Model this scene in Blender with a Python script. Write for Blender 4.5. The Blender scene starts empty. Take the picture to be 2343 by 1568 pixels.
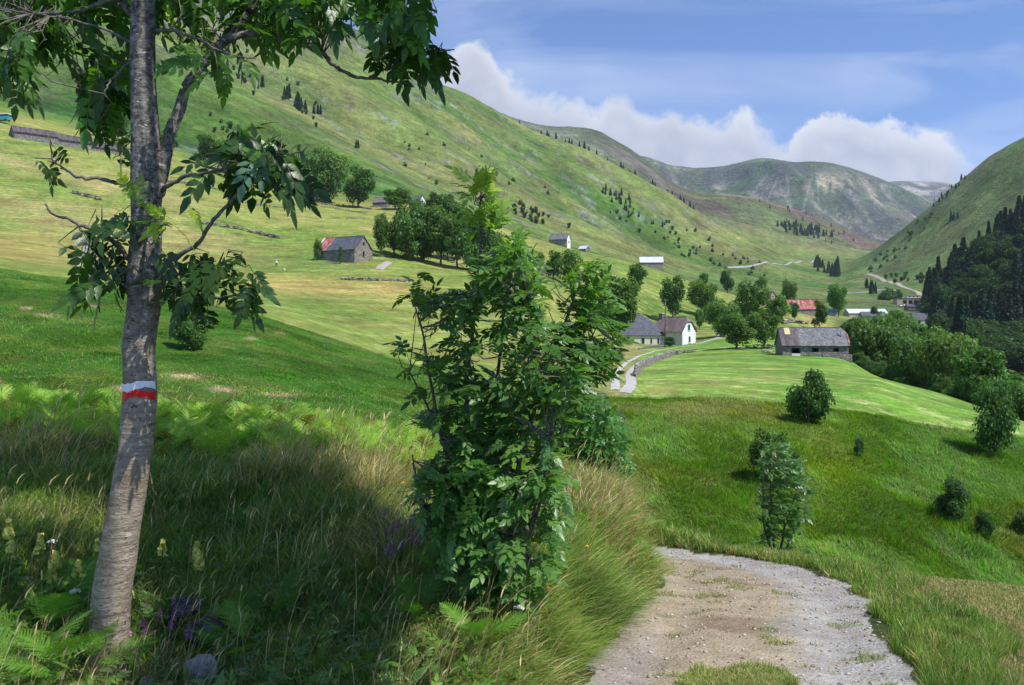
import bpy, math, random
import numpy as np
from mathutils import Vector, Matrix
SC = bpy.context.scene
COL = SC.collection
# ------------------------------------------------------------------ camera, sky, sun, exposure
S, HZ, CX = 1952.0, 750.0, 1171.5        # focal length, eye level and centre, in units of a 2343 wide frame
cam_d = bpy.data.cameras.new('camera'); cam = bpy.data.objects.new('camera', cam_d); COL.objects.link(cam)
cam_d.sensor_width = 36.0; cam_d.lens = 36.0*S/2343.0
cam_d.shift_y = -(784.0-HZ)/2343.0
cam_d.clip_start = 0.05; cam_d.clip_end = 30000
cam.location = (0, 0, 0); cam.rotation_euler = (math.radians(90), 0, 0)
SC.camera = cam
SUN_EL, SUN_AZ = math.radians(57), math.radians(124)      # azimuth clockwise from the view direction
SUNV = np.array([math.sin(SUN_AZ)*math.cos(SUN_EL), math.cos(SUN_AZ)*math.cos(SUN_EL), math.sin(SUN_EL)])
sd = bpy.data.lights.new('sun', 'SUN'); sd.energy = 5.0; sd.angle = math.radians(0.53); sd.color = (1.0, 0.965, 0.905)
so = bpy.data.objects.new('sun', sd); COL.objects.link(so)
so.rotation_euler = Vector(SUNV).to_track_quat('Z', 'Y').to_euler()
SC.view_settings.view_transform = 'Standard'; SC.view_settings.look = 'None'
SC.view_settings.exposure = 0.14; SC.view_settings.gamma = 1.0
SC.cycles.max_bounces = 5; SC.cycles.transparent_max_bounces = 12; SC.cycles.volume_bounces = 1
SC.cycles.diffuse_bounces = 1; SC.cycles.glossy_bounces = 2; SC.cycles.transmission_bounces = 3
SC.cycles.use_denoising = True

class NT:
    """tiny node-tree helper"""
    def __init__(s, tree): s.t = tree; s.n = tree.nodes; s.n.clear()
    def new(s, kind, ins=None, **props):
        nd = s.n.new(kind)
        for k, v in props.items(): setattr(nd, k, v)
        for k, v in (ins or {}).items():
            if isinstance(v, bpy.types.NodeSocket): s.t.links.new(v, nd.inputs[k])
            else: nd.inputs[k].default_value = v
        return nd
    def math(s, op, a, b=0.0, c=0.0, clamp=False):
        return s.new('ShaderNodeMath', {0: a, 1: b, 2: c}, operation=op, use_clamp=clamp).outputs[0]
    def mix(s, f, a, b, mode='MIX'):
        nd = s.new('ShaderNodeMix', {0: f, 6: a, 7: b}, data_type='RGBA', blend_type=mode)
        return nd.outputs[2]
    def noise(s, vec, scale, detail=4, rough=0.55, dist=0.0):
        return s.new('ShaderNodeTexNoise', {'Vector': vec, 'Scale': scale, 'Detail': detail, 'Roughness': rough, 'Distortion': dist}).outputs[0]
    def mapr(s, v, a, b, c=0.0, d=1.0, kind='LINEAR'):
        return s.new('ShaderNodeMapRange', {0: v, 1: a, 2: b, 3: c, 4: d}, interpolation_type=kind).outputs[0]
    def xyz(s, x, y, z): return s.new('ShaderNodeCombineXYZ', {0: x, 1: y, 2: z}).outputs[0]

w = bpy.data.worlds.new('World'); SC.world = w; w.use_nodes = True
n = NT(w.node_tree)
sky = n.new('ShaderNodeTexSky', sky_type='NISHITA', sun_disc=False, sun_elevation=SUN_EL, sun_rotation=SUN_AZ, altitude=1500, dust_density=0.6, ozone_density=1.6)
skc = n.mix(1.0, sky.outputs[0], (0.092, 0.092, 0.096, 1), 'MULTIPLY')
tc = n.new('ShaderNodeTexCoord').outputs['Generated']
sp = n.new('ShaderNodeSeparateXYZ', {0: tc})
yy = n.math('MAXIMUM', sp.outputs[1], 0.05)
u = n.math('DIVIDE', sp.outputs[0], yy); v = n.math('DIVIDE', sp.outputs[2], yy)
front = n.mapr(sp.outputs[1], 0.1, 0.3)
# high thin streaks
uv = n.xyz(u, v, 0.0)
rot = n.new('ShaderNodeMapping', {'Vector': uv, 'Rotation': (0, 0, math.radians(-24)), 'Scale': (1.3, 7.5, 1)}).outputs[0]
ci = n.noise(rot, 1.6, 6, 0.52, 0.7)
ci2 = n.noise(uv, 2.2, 3, 0.5, 0.2)
cir = n.math('MULTIPLY', n.mapr(ci, 0.40, 0.72), n.mapr(ci2, 0.34, 0.62))
cir = n.math('MULTIPLY', cir, 0.95)
low = n.mapr(v, 0.26, 0.12, 0.0, 0.22, 'SMOOTHSTEP')
blue = n.mix(1.0, skc, (0.84, 1.16, 1.62, 1), 'MULTIPLY')
c1 = n.mix(n.math('ADD', cir, low, clamp=True), blue, (0.60, 0.70, 0.93, 1))
# cloud bank lying along the ridges: a height profile broken up by noise
fc = n.new('ShaderNodeFloatCurve')
prof = [(300,40),(700,90),(850,60),(960,125),(1040,95),(1075,82),(1110,105),(1150,160),(1200,200),(1280,212),(1330,235),(1365,262),(1392,222),(1420,215),(1475,248),(1530,226),(1575,252),(1640,268),(1700,262),(1760,296),(1800,312),(1860,280),(1935,252),(2000,266),(2060,288),(2120,302),(2180,330),(2240,398),(2400,470),(2700,400)]
cv = fc.mapping.curves[0]
def cx(px): return (px-300)/2400.0
pts = [(cx(a), (HZ-b)/S*2) for a, b in prof]
while len(cv.points) < len(pts): cv.points.new(0.5, 0.5)
for p_, q in zip(cv.points, pts): p_.location = q; p_.handle_type = 'AUTO'
fc.mapping.update()
dn = n.noise(uv, 7.0, 5, 0.6)
uu = n.math('ADD', n.math('MULTIPLY', n.math('ADD', u, (CX-300)/S), S/2400.0), n.math('MULTIPLY', n.math('SUBTRACT', dn, 0.5), 0.02))
w.node_tree.links.new(uu, fc.inputs['Value'])
top = n.math('MULTIPLY', fc.outputs[0], 0.5)
bn = n.noise(uv, 13.0, 9, 0.62, 0.25)
bn2 = n.noise(uv, 4.0, 4, 0.5, 0.2)
ht = n.math('SUBTRACT', n.math('ADD', top, n.math('MULTIPLY', n.math('SUBTRACT', bn, 0.48), 0.11)), v)
soft = n.mapr(bn2, 0.38, 0.62, 0.005, 0.030)
m = n.math('DIVIDE', ht, soft, clamp=True)
m = n.math('MULTIPLY', n.math('SMOOTH_MIN', m, 1.0, 0.3), n.mapr(u, 0.56, 0.50, 0, 1, 'SMOOTHSTEP'))
m = n.math('MULTIPLY', m, front)
# tops of the bank catch the sun, the underside stays lavender grey
sh = n.mapr(ht, 0.0, 0.045, 1.0, 0.0, 'SMOOTHSTEP')
edge = n.math('ADD', n.math('MULTIPLY', sh, 0.8), n.math('MULTIPLY', n.mapr(bn, 0.42, 0.68), 0.45), clamp=True)
rightm = n.math('ADD', edge, n.math('MULTIPLY', n.mapr(u, 0.30, 0.36, 0, 0.30), n.mapr(bn2, 0.4, 0.6)), clamp=True)
ccol = n.mix(rightm, (0.48, 0.49, 0.58, 1), (0.84, 0.84, 0.88, 1))
c2 = n.mix(n.math('MULTIPLY', m, 0.95), c1, ccol)
bg = n.new('ShaderNodeBackground', {'Color': c2, 'Strength': 1.0})
n.new('ShaderNodeOutputWorld', {'Surface': bg.outputs[0]})

# ------------------------------------------------------------------ numpy noise
def _h(ix, iy, seed):
    a = (ix.astype(np.int64)*374761393 + iy.astype(np.int64)*668265263 + seed*1274126177) & 0xffffffff
    a = ((a ^ (a >> 13))*1274126177) & 0xffffffff
    a = (a ^ (a >> 16)) & 0xffffffff
    return a/4294967295.0
def vn(x, y, seed=0):
    x = np.asarray(x, float); y = np.asarray(y, float)
    ix = np.floor(x); iy = np.floor(y); fx = x-ix; fy = y-iy
    fx = fx*fx*fx*(fx*(fx*6-15)+10); fy = fy*fy*fy*(fy*(fy*6-15)+10)
    a = _h(ix, iy, seed); b = _h(ix+1, iy, seed); c = _h(ix, iy+1, seed); d = _h(ix+1, iy+1, seed)
    return (a+(b-a)*fx)*(1-fy)+(c+(d-c)*fx)*fy
def fbm(x, y, o=4, seed=0, g=0.5):
    s = 0; a = 1.0; t = 0
    for k in range(o):
        s = s+a*vn(x*2**k+k*17.3, y*2**k+k*9.1, seed+k); t += a; a *= g
    return s/t
def ridg(x, y, o=4, seed=0, g=0.5):
    s = 0; a = 1.0; t = 0
    for k in range(o):
        s = s+a*(1-np.abs(2*vn(x*2**k+k*7.7, y*2**k+k*3.3, seed+k)-1)); t += a; a *= g
    return s/t
def sst(a, b, x):
    t = np.clip((x-a)/(b-a), 0, 1); return t*t*(3-2*t)

# ------------------------------------------------------------------ the land: one height field
# feature lines: (Y, picture height) at places across the view, joined smoothly in depth
def zl(Y, pts): return [(p, Y, HZ-S*z/Y) for p, z in pts]
def yl(Y, pts): return [(p, Y, q) for p, q in pts]
LINES = [
 zl(0.9, [(-1200,-1.7),(3600,-1.75)]),
 zl(3.2, [(-1200,-1.75),(900,-1.85),(1500,-1.9),(2300,-2.0),(3600,-2.3)]),
 yl(5.0, [(-1200,1400),(0,1470),(300,1530),(600,1500),(900,1480),(1150,1430),(1300,1465),(1500,1540),(2100,1560),(2343,1600),(3600,1750)]),
 yl(8.0, [(-1200,1050),(0,1080),(300,1100),(600,1110),(900,1130),(1200,1165),(1400,1240),(1500,1305),(1700,1372),(2060,1365),(2150,1375),(2343,1425),(3600,1620)]),
 yl(11., [(-1200,960),(0,950),(300,970),(600,1000),(900,1030),(1200,1056),(1400,1110),(1500,1165),(1560,1215),(1620,1262),(1880,1292),(2080,1320),(2343,1380),(3600,1540)]),
 yl(13.5,[(-1200,960),(0,960),(300,985),(600,1015),(900,1050),(1200,1090),(1400,1150),(1520,1228),(1600,1258),(1750,1272),(1900,1295),(2080,1318),(2343,1345),(3600,1470)]),
 zl(20., [(-1200,-3.5),(0,-4),(600,-5),(1000,-6.3),(1600,-7.6),(2343,-8.8),(3600,-10)]),
 yl(32., [(-1200,900),(0,905),(300,925),(600,950),(900,985),(1200,1090),(1450,1260),(1700,1292),(2000,1315),(2343,1390),(3600,1560)]),
 [(-1200,75,560),(0,80,613),(300,80,662),(600,80,722),(900,75,822),(1050,70,862),(1250,63,892),(1430,59,908),(1600,58,911),(1800,58,921),(2000,58,946),(2200,58,985),(2343,58,1003),(2700,58,1045),(3600,60,1160)],
 [(-1200,130,490),(0,130,575),(300,130,620),(600,130,676),(900,120,742),(1200,108,815),(1430,98,862),(1600,98,851),(1800,100,850),(2000,100,862),(2150,104,900),(2343,88,965),(2700,90,1050),(3600,90,1250)],
 [(-1200,190,420),(0,200,527),(300,200,562),(600,200,607),(850,200,603),(1000,200,626),(1250,190,655),(1400,205,785),(1500,215,790),(1580,212,788),(1660,180,796),(1780,165,808),(1930,160,818),(2000,165,860),(2100,160,915),(2343,150,1040),(2700,150,1180),(3600,150,1300)],
 [(-1200,270,290),(0,270,380),(300,270,440),(600,280,500),(850,285,520),(1000,270,570),(1250,260,615),(1400,280,675),(1500,290,700),(1600,285,728),(1700,280,735),(1800,260,750),(1930,250,790),(2050,240,850),(2200,230,930),(2343,220,985),(3600,220,1150)],
 [(-1200,400,60),(0,340,290),(300,360,350),(600,390,440),(800,400,475),(950,400,474),(1050,395,490),(1210,385,543),(1300,385,566),(1490,400,612),(1600,400,652),(1700,390,682),(1800,370,704),(1900,350,728),(2000,330,752),(2130,320,820),(2343,300,900),(3600,300,900)],
 [(-1200,560,-200),(0,460,225),(300,470,290),(600,480,390),(900,480,440),(1100,480,500),(1210,480,553),(1300,480,585),(1490,480,622),(1600,480,660),(1700,480,688),(1800,480,706),(1900,480,718),(2000,480,728),(2100,480,755),(2200,450,780),(2343,430,800),(3600,430,500)],
 [(-1200,700,-400),(0,650,-20),(300,650,75),(488,650,169),(711,650,281),(918,630,395),(1100,610,488),(1250,600,560),(1400,620,596),(1600,640,648),(1750,640,680),(1850,640,690),(1950,650,692),(2060,660,697),(2110,680,694),(2150,690,655),(2200,690,612),(2343,690,512),(2700,690,260),(3600,690,-50)],
 [(-1200,850,-440),(0,780,-80),(300,780,60),(488,780,176),(711,780,286),(918,770,392),(1100,760,465),(1250,760,530),(1400,760,575),(1600,800,640),(1750,820,665),(1850,830,672),(1950,850,672),(2060,880,668),(2110,900,672),(2150,900,680),(2200,900,640),(2343,900,560),(2700,900,350),(3600,900,0)],
 [(-1200,1150,-500),(0,1100,-180),(300,1080,-60),(600,1050,80),(800,1040,190),(1000,1040,300),(1200,1040,425),(1400,1040,540),(1500,1050,592),(1600,1080,625),(1700,1100,640),(1800,1120,650),(1900,1150,655),(2000,1150,650),(2100,1120,640),(2200,1080,600),(2343,1050,520),(2700,1000,300),(3600,1000,-50)],
 [(-1200,1600,-520),(0,1550,-260),(400,1500,-140),(600,1450,-60),(880,1420,98),(1000,1420,195),(1060,1440,214),(1110,1460,244),(1170,1480,280),(1230,1500,312),(1330,1500,347),(1430,1500,405),(1530,1500,462),(1620,1500,515),(1700,1500,552),(1780,1500,588),(1850,1500,607),(1930,1550,612),(2000,1550,572),(2060,1500,525),(2130,1450,468),(2200,1400,412),(2260,1350,370),(2343,1300,323),(2700,1250,120),(3600,1200,-150)],
 [(-1200,2000,-400),(0,2000,-150),(600,1950,0),(1000,1900,240),(1230,1950,330),(1430,1950,430),(1600,1950,535),(1700,1950,575),(1800,1950,600),(1900,1950,603),(2000,1950,595),(2130,1900,560),(2343,1800,420),(3600,1700,100)],
 [(-1200,2600,-200),(600,2600,100),(1000,2600,225),(1110,2600,244),(1170,2600,262),(1250,2600,286),(1330,2600,294),(1400,2600,322),(1480,2600,372),(1540,2600,420),(1590,2600,452),(1640,2600,446),(1700,2600,450),(1800,2600,476),(1900,2600,516),(1960,2600,544),(2020,2600,562),(2130,2600,560),(2343,2500,480),(3600,2400,250)],
 [(-1200,3500,0),(1000,3500,280),(1400,3500,400),(1600,3500,480),(1800,3500,520),(2000,3500,560),(2130,3500,540),(2343,3500,500),(3600,3500,380)],
 [(-1200,5200,50),(1000,5200,250),(1300,5200,320),(1420,5200,345),(1480,5200,360),(1530,5200,376),(1600,5200,384),(1660,5200,380),(1720,5200,364),(1770,5200,362),(1810,5200,374),(1870,5200,367),(1930,5200,377),(2000,5200,400),(2060,5200,424),(2130,5200,465),(2200,5200,490),(2343,5200,500),(3600,5200,450)],
 [(-1200,6300,150),(1400,6300,400),(1900,6300,440),(2000,6300,440),(2343,6300,480),(3600,6300,480)],
 [(-1200,7400,200),(1400,7400,400),(1900,7400,430),(2000,7400,420),(2060,7400,413),(2110,7400,416),(2150,7400,413),(2195,7400,424),(2260,7400,440),(2343,7400,452),(3600,7400,470)],
 [(-1200,9000,700),(3600,9000,700)],
]
PXS = np.arange(-1100, 3500.1, 4.0)
NR = 960
LY = np.linspace(math.log(0.95), math.log(8800), NR)
def gsm(a, s):
    k = np.arange(-int(3*s)-1, int(3*s)+2); wg = np.exp(-k*k/(2*s*s)); wg /= wg.sum()
    return np.convolve(np.pad(a, len(k)//2, mode='edge'), wg, mode='valid')
def build_terrain():
    K = len(LINES); X = np.zeros((K, len(PXS))); V = np.zeros_like(X)
    for k, L in enumerate(LINES):
        p = [q[0] for q in L]; yv = np.interp(PXS, p, [math.log(q[1]) for q in L]); pv = np.interp(PXS, p, [(HZ-q[2])/S for q in L])
        s = 2.5 if k < 7 else 5.0
        X[k] = gsm(yv, s); V[k] = gsm(pv, s)
    h = X[1:]-X[:-1]; d = (V[1:]-V[:-1])/h
    m = np.zeros_like(V); m[0] = d[0]; m[-1] = d[-1]
    w1 = 2*h[1:]+h[:-1]; w2 = h[1:]+2*h[:-1]
    same = d[1:]*d[:-1] > 0
    hm = (w1+w2)/(w1/np.where(same, d[:-1], 1)+w2/np.where(same, d[1:], 1))
    m[1:-1] = np.where(same, hm, 0)
    out = np.zeros((NR, len(PXS)))
    for r, ly in enumerate(LY):
        k = np.clip((X <= ly).sum(0)-1, 0, K-2); c = np.arange(len(PXS))
        hh = h[k, c]; t = np.clip((ly-X[k, c])/hh, 0, 1)
        out[r] = ((1+2*t)*(1-t)**2*V[k, c]+t*(1-t)**2*hh*m[k, c]+t*t*(3-2*t)*V[k+1, c]+t*t*(t-1)*hh*m[k+1, c])
    return out
SS = build_terrain()
YG = np.exp(LY)[:, None]*np.ones((1, len(PXS))); XG = (PXS[None, :]-CX)/S*YG; ZG = SS*YG
# the dirt path: centre line and bed
PATH = np.array([(0.2,-1.5),(0.45,0.9),(0.85,3.0),(1.36,5.0),(1.85,6.6),(2.28,8.0),(2.62,9.3),(2.66,10.4),(2.25,11.25),(1.5,11.75),(0.4,12.2),(-1.5,12.9),(-4,14.0)])
def polyd(x, y, P):
    best = np.full(np.shape(x), 1e9); side = np.zeros(np.shape(x))
    for (x0, y0), (x1, y1) in zip(P[:-1], P[1:]):
        dx, dy = x1-x0, y1-y0; t = np.clip(((x-x0)*dx+(y-y0)*dy)/(dx*dx+dy*dy), 0, 1)
        d = np.hypot(x-x0-t*dx, y-y0-t*dy); s = (x-x0)*dy-(y-y0)*dx
        b = d < best; best = np.where(b, d, best); side = np.where(b, np.sign(s), side)
    return best, side
PD, PSIDE = polyd(XG, YG, PATH)
pw = 0.98+0.16*(fbm(XG*2.1, YG*2.1, 3, 5)-0.5)*2
near = YG < 15.5
bed = np.interp(YG, [0, 5, 8, 9.8, 11, 12, 14], [-1.72, -2.1, -2.55, -2.86, -3.05, -3.18, -3.3])
bed = bed-0.035*np.exp(-((PD-0.62)/0.2)**2)+0.02*(fbm(XG*3, YG*3, 3, 8)-0.5)
blend = sst(0.0, 1.0, (PD-pw)/np.where(PSIDE > 0, 0.75, 0.55))
ZG = np.where(near, bed+(ZG-bed)*blend, ZG)
PATHM = near & (PD < pw)
# relief
ZG += np.where(near & ~PATHM, 0.10*(fbm(XG*0.9, YG*0.9, 4, 3)-0.5)*blend, 0)
PXG = PXS[None, :]*np.ones_like(YG)
bankm = sst(22, 32, YG)*(1-sst(66, 90, YG))
ZG += bankm*(0.55*(fbm(XG*0.22, YG*0.22, 4, 11)-0.5)+0.20*(fbm(XG*1.1, YG*1.1, 3, 12)-0.5))
fieldm = sst(75, 110, YG)*(1-sst(420, 520, YG))
ZG += fieldm*(1-.9*np.exp(-((PXG-1500)/170)**2))*(0.9*(fbm(XG*0.03, YG*0.03, 4, 13)-0.5)*np.clip(YG/160, 0, 2.0))
leftm = sst(430, 620, YG)*(1-sst(1900, 2300, YG))

spur = ridg(YG/210+0.0009*XG+0.35*fbm(XG/260, YG/260, 3, 21), XG/1500+0.3, 4, 22, 0.42)
lm = leftm*(1-sst(1650, 1900, PXG))
AMPL = 58*lm*np.clip((YG-380)/700, 0.15, 1.0)
ZG += AMPL*(spur-0.62)
rm = leftm*sst(1950, 2080, PXG)
spur2 = ridg(YG/260-0.0012*XG+0.3*fbm(XG/200, YG/200, 3, 31), XG/1300, 4, 32, 0.42)
ZG += 34*rm*sst(850, 1100, YG)*(spur2-0.62)
ZG += leftm*3.0*(fbm(XG/35, YG/35, 4, 41)-0.5)*(YG/900)
farm = sst(2300, 2600, YG)*(1-sst(2700, 3000, YG))
ZG += farm*70*(ridg(XG/420, YG/420, 4, 51)-0.6)*0.6
farm2 = sst(3200, 4200, YG)
rr = ridg(XG/620+0.2*fbm(XG/300, YG/300, 3, 60), YG/1500, 5, 61, 0.5)
rr5 = ridg(XG/230, YG/700, 4, 66, .55)
ZG += farm2*(260*(rr-0.74)*(1-0.92*sst(4950, 5200, YG))+95*(rr5-.66)*(1-.85*sst(4950, 5200, YG)))
cap_ = np.interp(PXG, [1300,1480,1530,1600,1660,1720,1770,1810,1870,1930,2000,2060,2130], [(HZ-q)/S for q in (322,361,377,384,381,370,367,374,369,379,403,427,468)])
ZG = np.where((YG > 3300) & (YG < 5190), np.minimum(ZG, cap_*YG-4), ZG)
def bil(A, px, ly):
    c = np.clip((px-PXS[0])/4.0, 0, len(PXS)-1.001); r = np.clip((ly-LY[0])/(LY[1]-LY[0]), 0, NR-1.001)
    ci = c.astype(int); ri = r.astype(int); fc_ = c-ci; fr = r-ri
    return (A[ri, ci]*(1-fc_)+A[ri, ci+1]*fc_)*(1-fr)+(A[ri+1, ci]*(1-fc_)+A[ri+1, ci+1]*fc_)*fr
def gz(x, y):
    x = np.asarray(x, float); y = np.asarray(y, float)
    return bil(ZG, x/y*S+CX, np.log(y))
def at(px, Y):
    """ground point seen along picture column px at distance Y"""
    x = (px-CX)/S*Y; return np.array([x, Y, float(gz(x, Y))])
def hit(px, py, y0=3.0, y1=8000):
    """first ground point along the sight line through (px, py), farther than y0"""
    ys = np.exp(np.linspace(math.log(y0), math.log(y1), 1600)); z = bil(ZG, np.full(1600, float(px)), np.log(ys))
    q = HZ-S*z/ys; i = np.argmax(q <= py)
    if q[i] > py: i = int(np.argmin(q))
    return np.array([(px-CX)/S*ys[i], ys[i], z[i]])
# ------------------------------------------------------------------ mesh and material helpers
def newmesh(name, V, F, col=None, mats=None, mi=None, smooth=False):
    """V (n,3); F (m,3) or (m,4) array or a list of such arrays; col (n,3) point colours"""
    V = np.asarray(V, np.float32)
    if isinstance(F, list): Fs = [np.asarray(f, np.int32) for f in F if len(f)]
    else: Fs = [np.asarray(F, np.int32)]
    me = bpy.data.meshes.new(name)
    me.vertices.add(len(V)); me.vertices.foreach_set('co', V.ravel())
    loops = np.concatenate([f.ravel() for f in Fs]); tot = np.concatenate([np.full(len(f), f.shape[1], np.int32) for f in Fs])
    st = np.concatenate([[0], np.cumsum(tot)[:-1]]).astype(np.int32)
    me.loops.add(len(loops)); me.loops.foreach_set('vertex_index', loops.astype(np.int32))
    me.polygons.add(len(tot)); me.polygons.foreach_set('loop_start', st)
    if mats:
        for m_ in mats: me.materials.append(m_)
    if mi is not None: me.polygons.foreach_set('material_index', np.asarray(mi, np.int32))
    if smooth: me.polygons.foreach_set('use_smooth', np.ones(len(tot), bool))
    if col is not None:
        a = me.color_attributes.new('col', 'FLOAT_COLOR', 'POINT')
        c = np.ones((len(V), 4), np.float32); c[:, :3] = col; a.data.foreach_set('color', c.ravel())
    me.update(calc_edges=True)
    return me
def obj(name, me, parent=None, loc=None, rotz=None):
    o = bpy.data.objects.new(name, me); COL.objects.link(o)
    if parent is not None: o.parent = parent
    if loc is not None: o.location = loc
    if rotz is not None: o.rotation_euler = (0, 0, rotz)
    return o
def tag(o, label, cat, group=None, kind=None):
    o['label'] = label; o['category'] = cat
    if group: o['group'] = group
    if kind: o['kind'] = kind
    return o
def thing(name, label, cat, loc=(0, 0, 0), rotz=0.0, group=None):
    o = bpy.data.objects.new(name, None); COL.objects.link(o); o.empty_display_size = 0.2
    o.location = loc; o.rotation_euler = (0, 0, rotz)
    return tag(o, label, cat, group)
def copy_tree(root, loc, rotz=0.0, scale=1.0, label=None, group=None):
    r = root.copy(); COL.objects.link(r); r.location = loc; r.rotation_euler = (0, 0, rotz)
    r.scale = (scale,)*3 if not isinstance(scale, tuple) else scale
    if label: r['label'] = label
    if group: r['group'] = group
    for ch in root.children:
        c = ch.copy(); COL.objects.link(c); c.parent = r
    return r
def mat(name):
    m_ = bpy.data.materials.new(name); m_.use_nodes = True
    return m_, NT(m_.node_tree)
def finish(nt, bsdf, bump=None):
    nt.new('ShaderNodeOutputMaterial', {'Surface': bsdf})
def ground_mat(name, scales=(0.35, 2.2, 14.0), amp=0.45, bump=0.25, bdist=0.15, mow=False, rough=0.95, aniso=None):
    m_, n = mat(name)
    a = n.new('ShaderNodeAttribute', attribute_name='col')
    geo = n.new('ShaderNodeNewGeometry')
    pos = geo.outputs['Position']
    if aniso: pos = n.new('ShaderNodeMapping', {'Vector': pos, 'Scale': aniso}).outputs[0]
    f = None; hgt = None
    for k, s in enumerate(scales):
        q = n.noise(pos, s, 5, 0.6)
        q = n.mapr(q, 0.3, 0.7, 1-amp, 1+amp)
        f = q if f is None else n.math('MULTIPLY', f, q)
        hgt = n.noise(pos, s, 4, 0.6) if k == len(scales)-1 else hgt
    hue = n.mapr(n.noise(pos, scales[0]*0.6, 4, 0.6), 0.36, 0.64)
    tint = n.mix(hue, (0.88, 1.04, 0.86, 1), (1.16, 0.98, 1.1, 1))
    colr = n.mix(1.0, a.outputs['Color'], tint, 'MULTIPLY')
    if mow:
        # swaths left by the mower follow the lie of the land
        sp = n.new('ShaderNodeSeparateXYZ', {0: geo.outputs['Position']})
        wob = n.noise(geo.outputs['Position'], 0.05, 3, 0.5)
        ph = n.math('ADD', n.math('MULTIPLY', sp.outputs[2], 5.6), n.math('MULTIPLY', wob, 12))
        left = n.mapr(n.math('SUBTRACT', sp.outputs[0], n.math('MULTIPLY', sp.outputs[1], 0.13)), 2, -6)
        ph = n.math('ADD', n.math('MULTIPLY', ph, left), n.math('MULTIPLY', n.math('ADD', n.math('MULTIPLY', sp.outputs[0], 0.9), n.math('ADD', n.math('MULTIPLY', sp.outputs[1], 0.62), n.math('MULTIPLY', wob, 22))), n.math('SUBTRACT', 1.0, left)))
        s1 = n.mapr(n.math('SINE', ph), 0.0, 0.95, 0, 1)
        brk = n.mapr(n.noise(geo.outputs['Position'], 0.55, 4, 0.7), 0.42, 0.66)
        s1 = n.math('MULTIPLY', s1, n.math('MULTIPLY', brk, n.mapr(left, 0, 1, 0.85, 0.5)))
        msk = n.new('ShaderNodeAttribute', attribute_name='mow').outputs['Fac']
        colr = n.mix(n.math('MULTIPLY', s1, msk), colr, (0.40, 0.41, 0.16, 1))
    gain = n.new('ShaderNodeCombineColor', {0: f, 1: f, 2: f}).outputs[0]
    colr = n.mix(1.0, colr, gain, 'MULTIPLY')
    b = n.new('ShaderNodeBump', {'Strength': bump, 'Distance': bdist, 'Height': hgt})
    p = n.new('ShaderNodeBsdfPrincipled', {'Base Color': colr, 'Roughness': rough, 'Normal': b.outputs[0], 'Specular IOR Level': 0.15})
    finish(n, p.outputs[0])
    return m_
C3 = lambda *a: np.array(a, float)
def mixc(a, b, t): return a*(1-t[..., None])+b*t[..., None]

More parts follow.
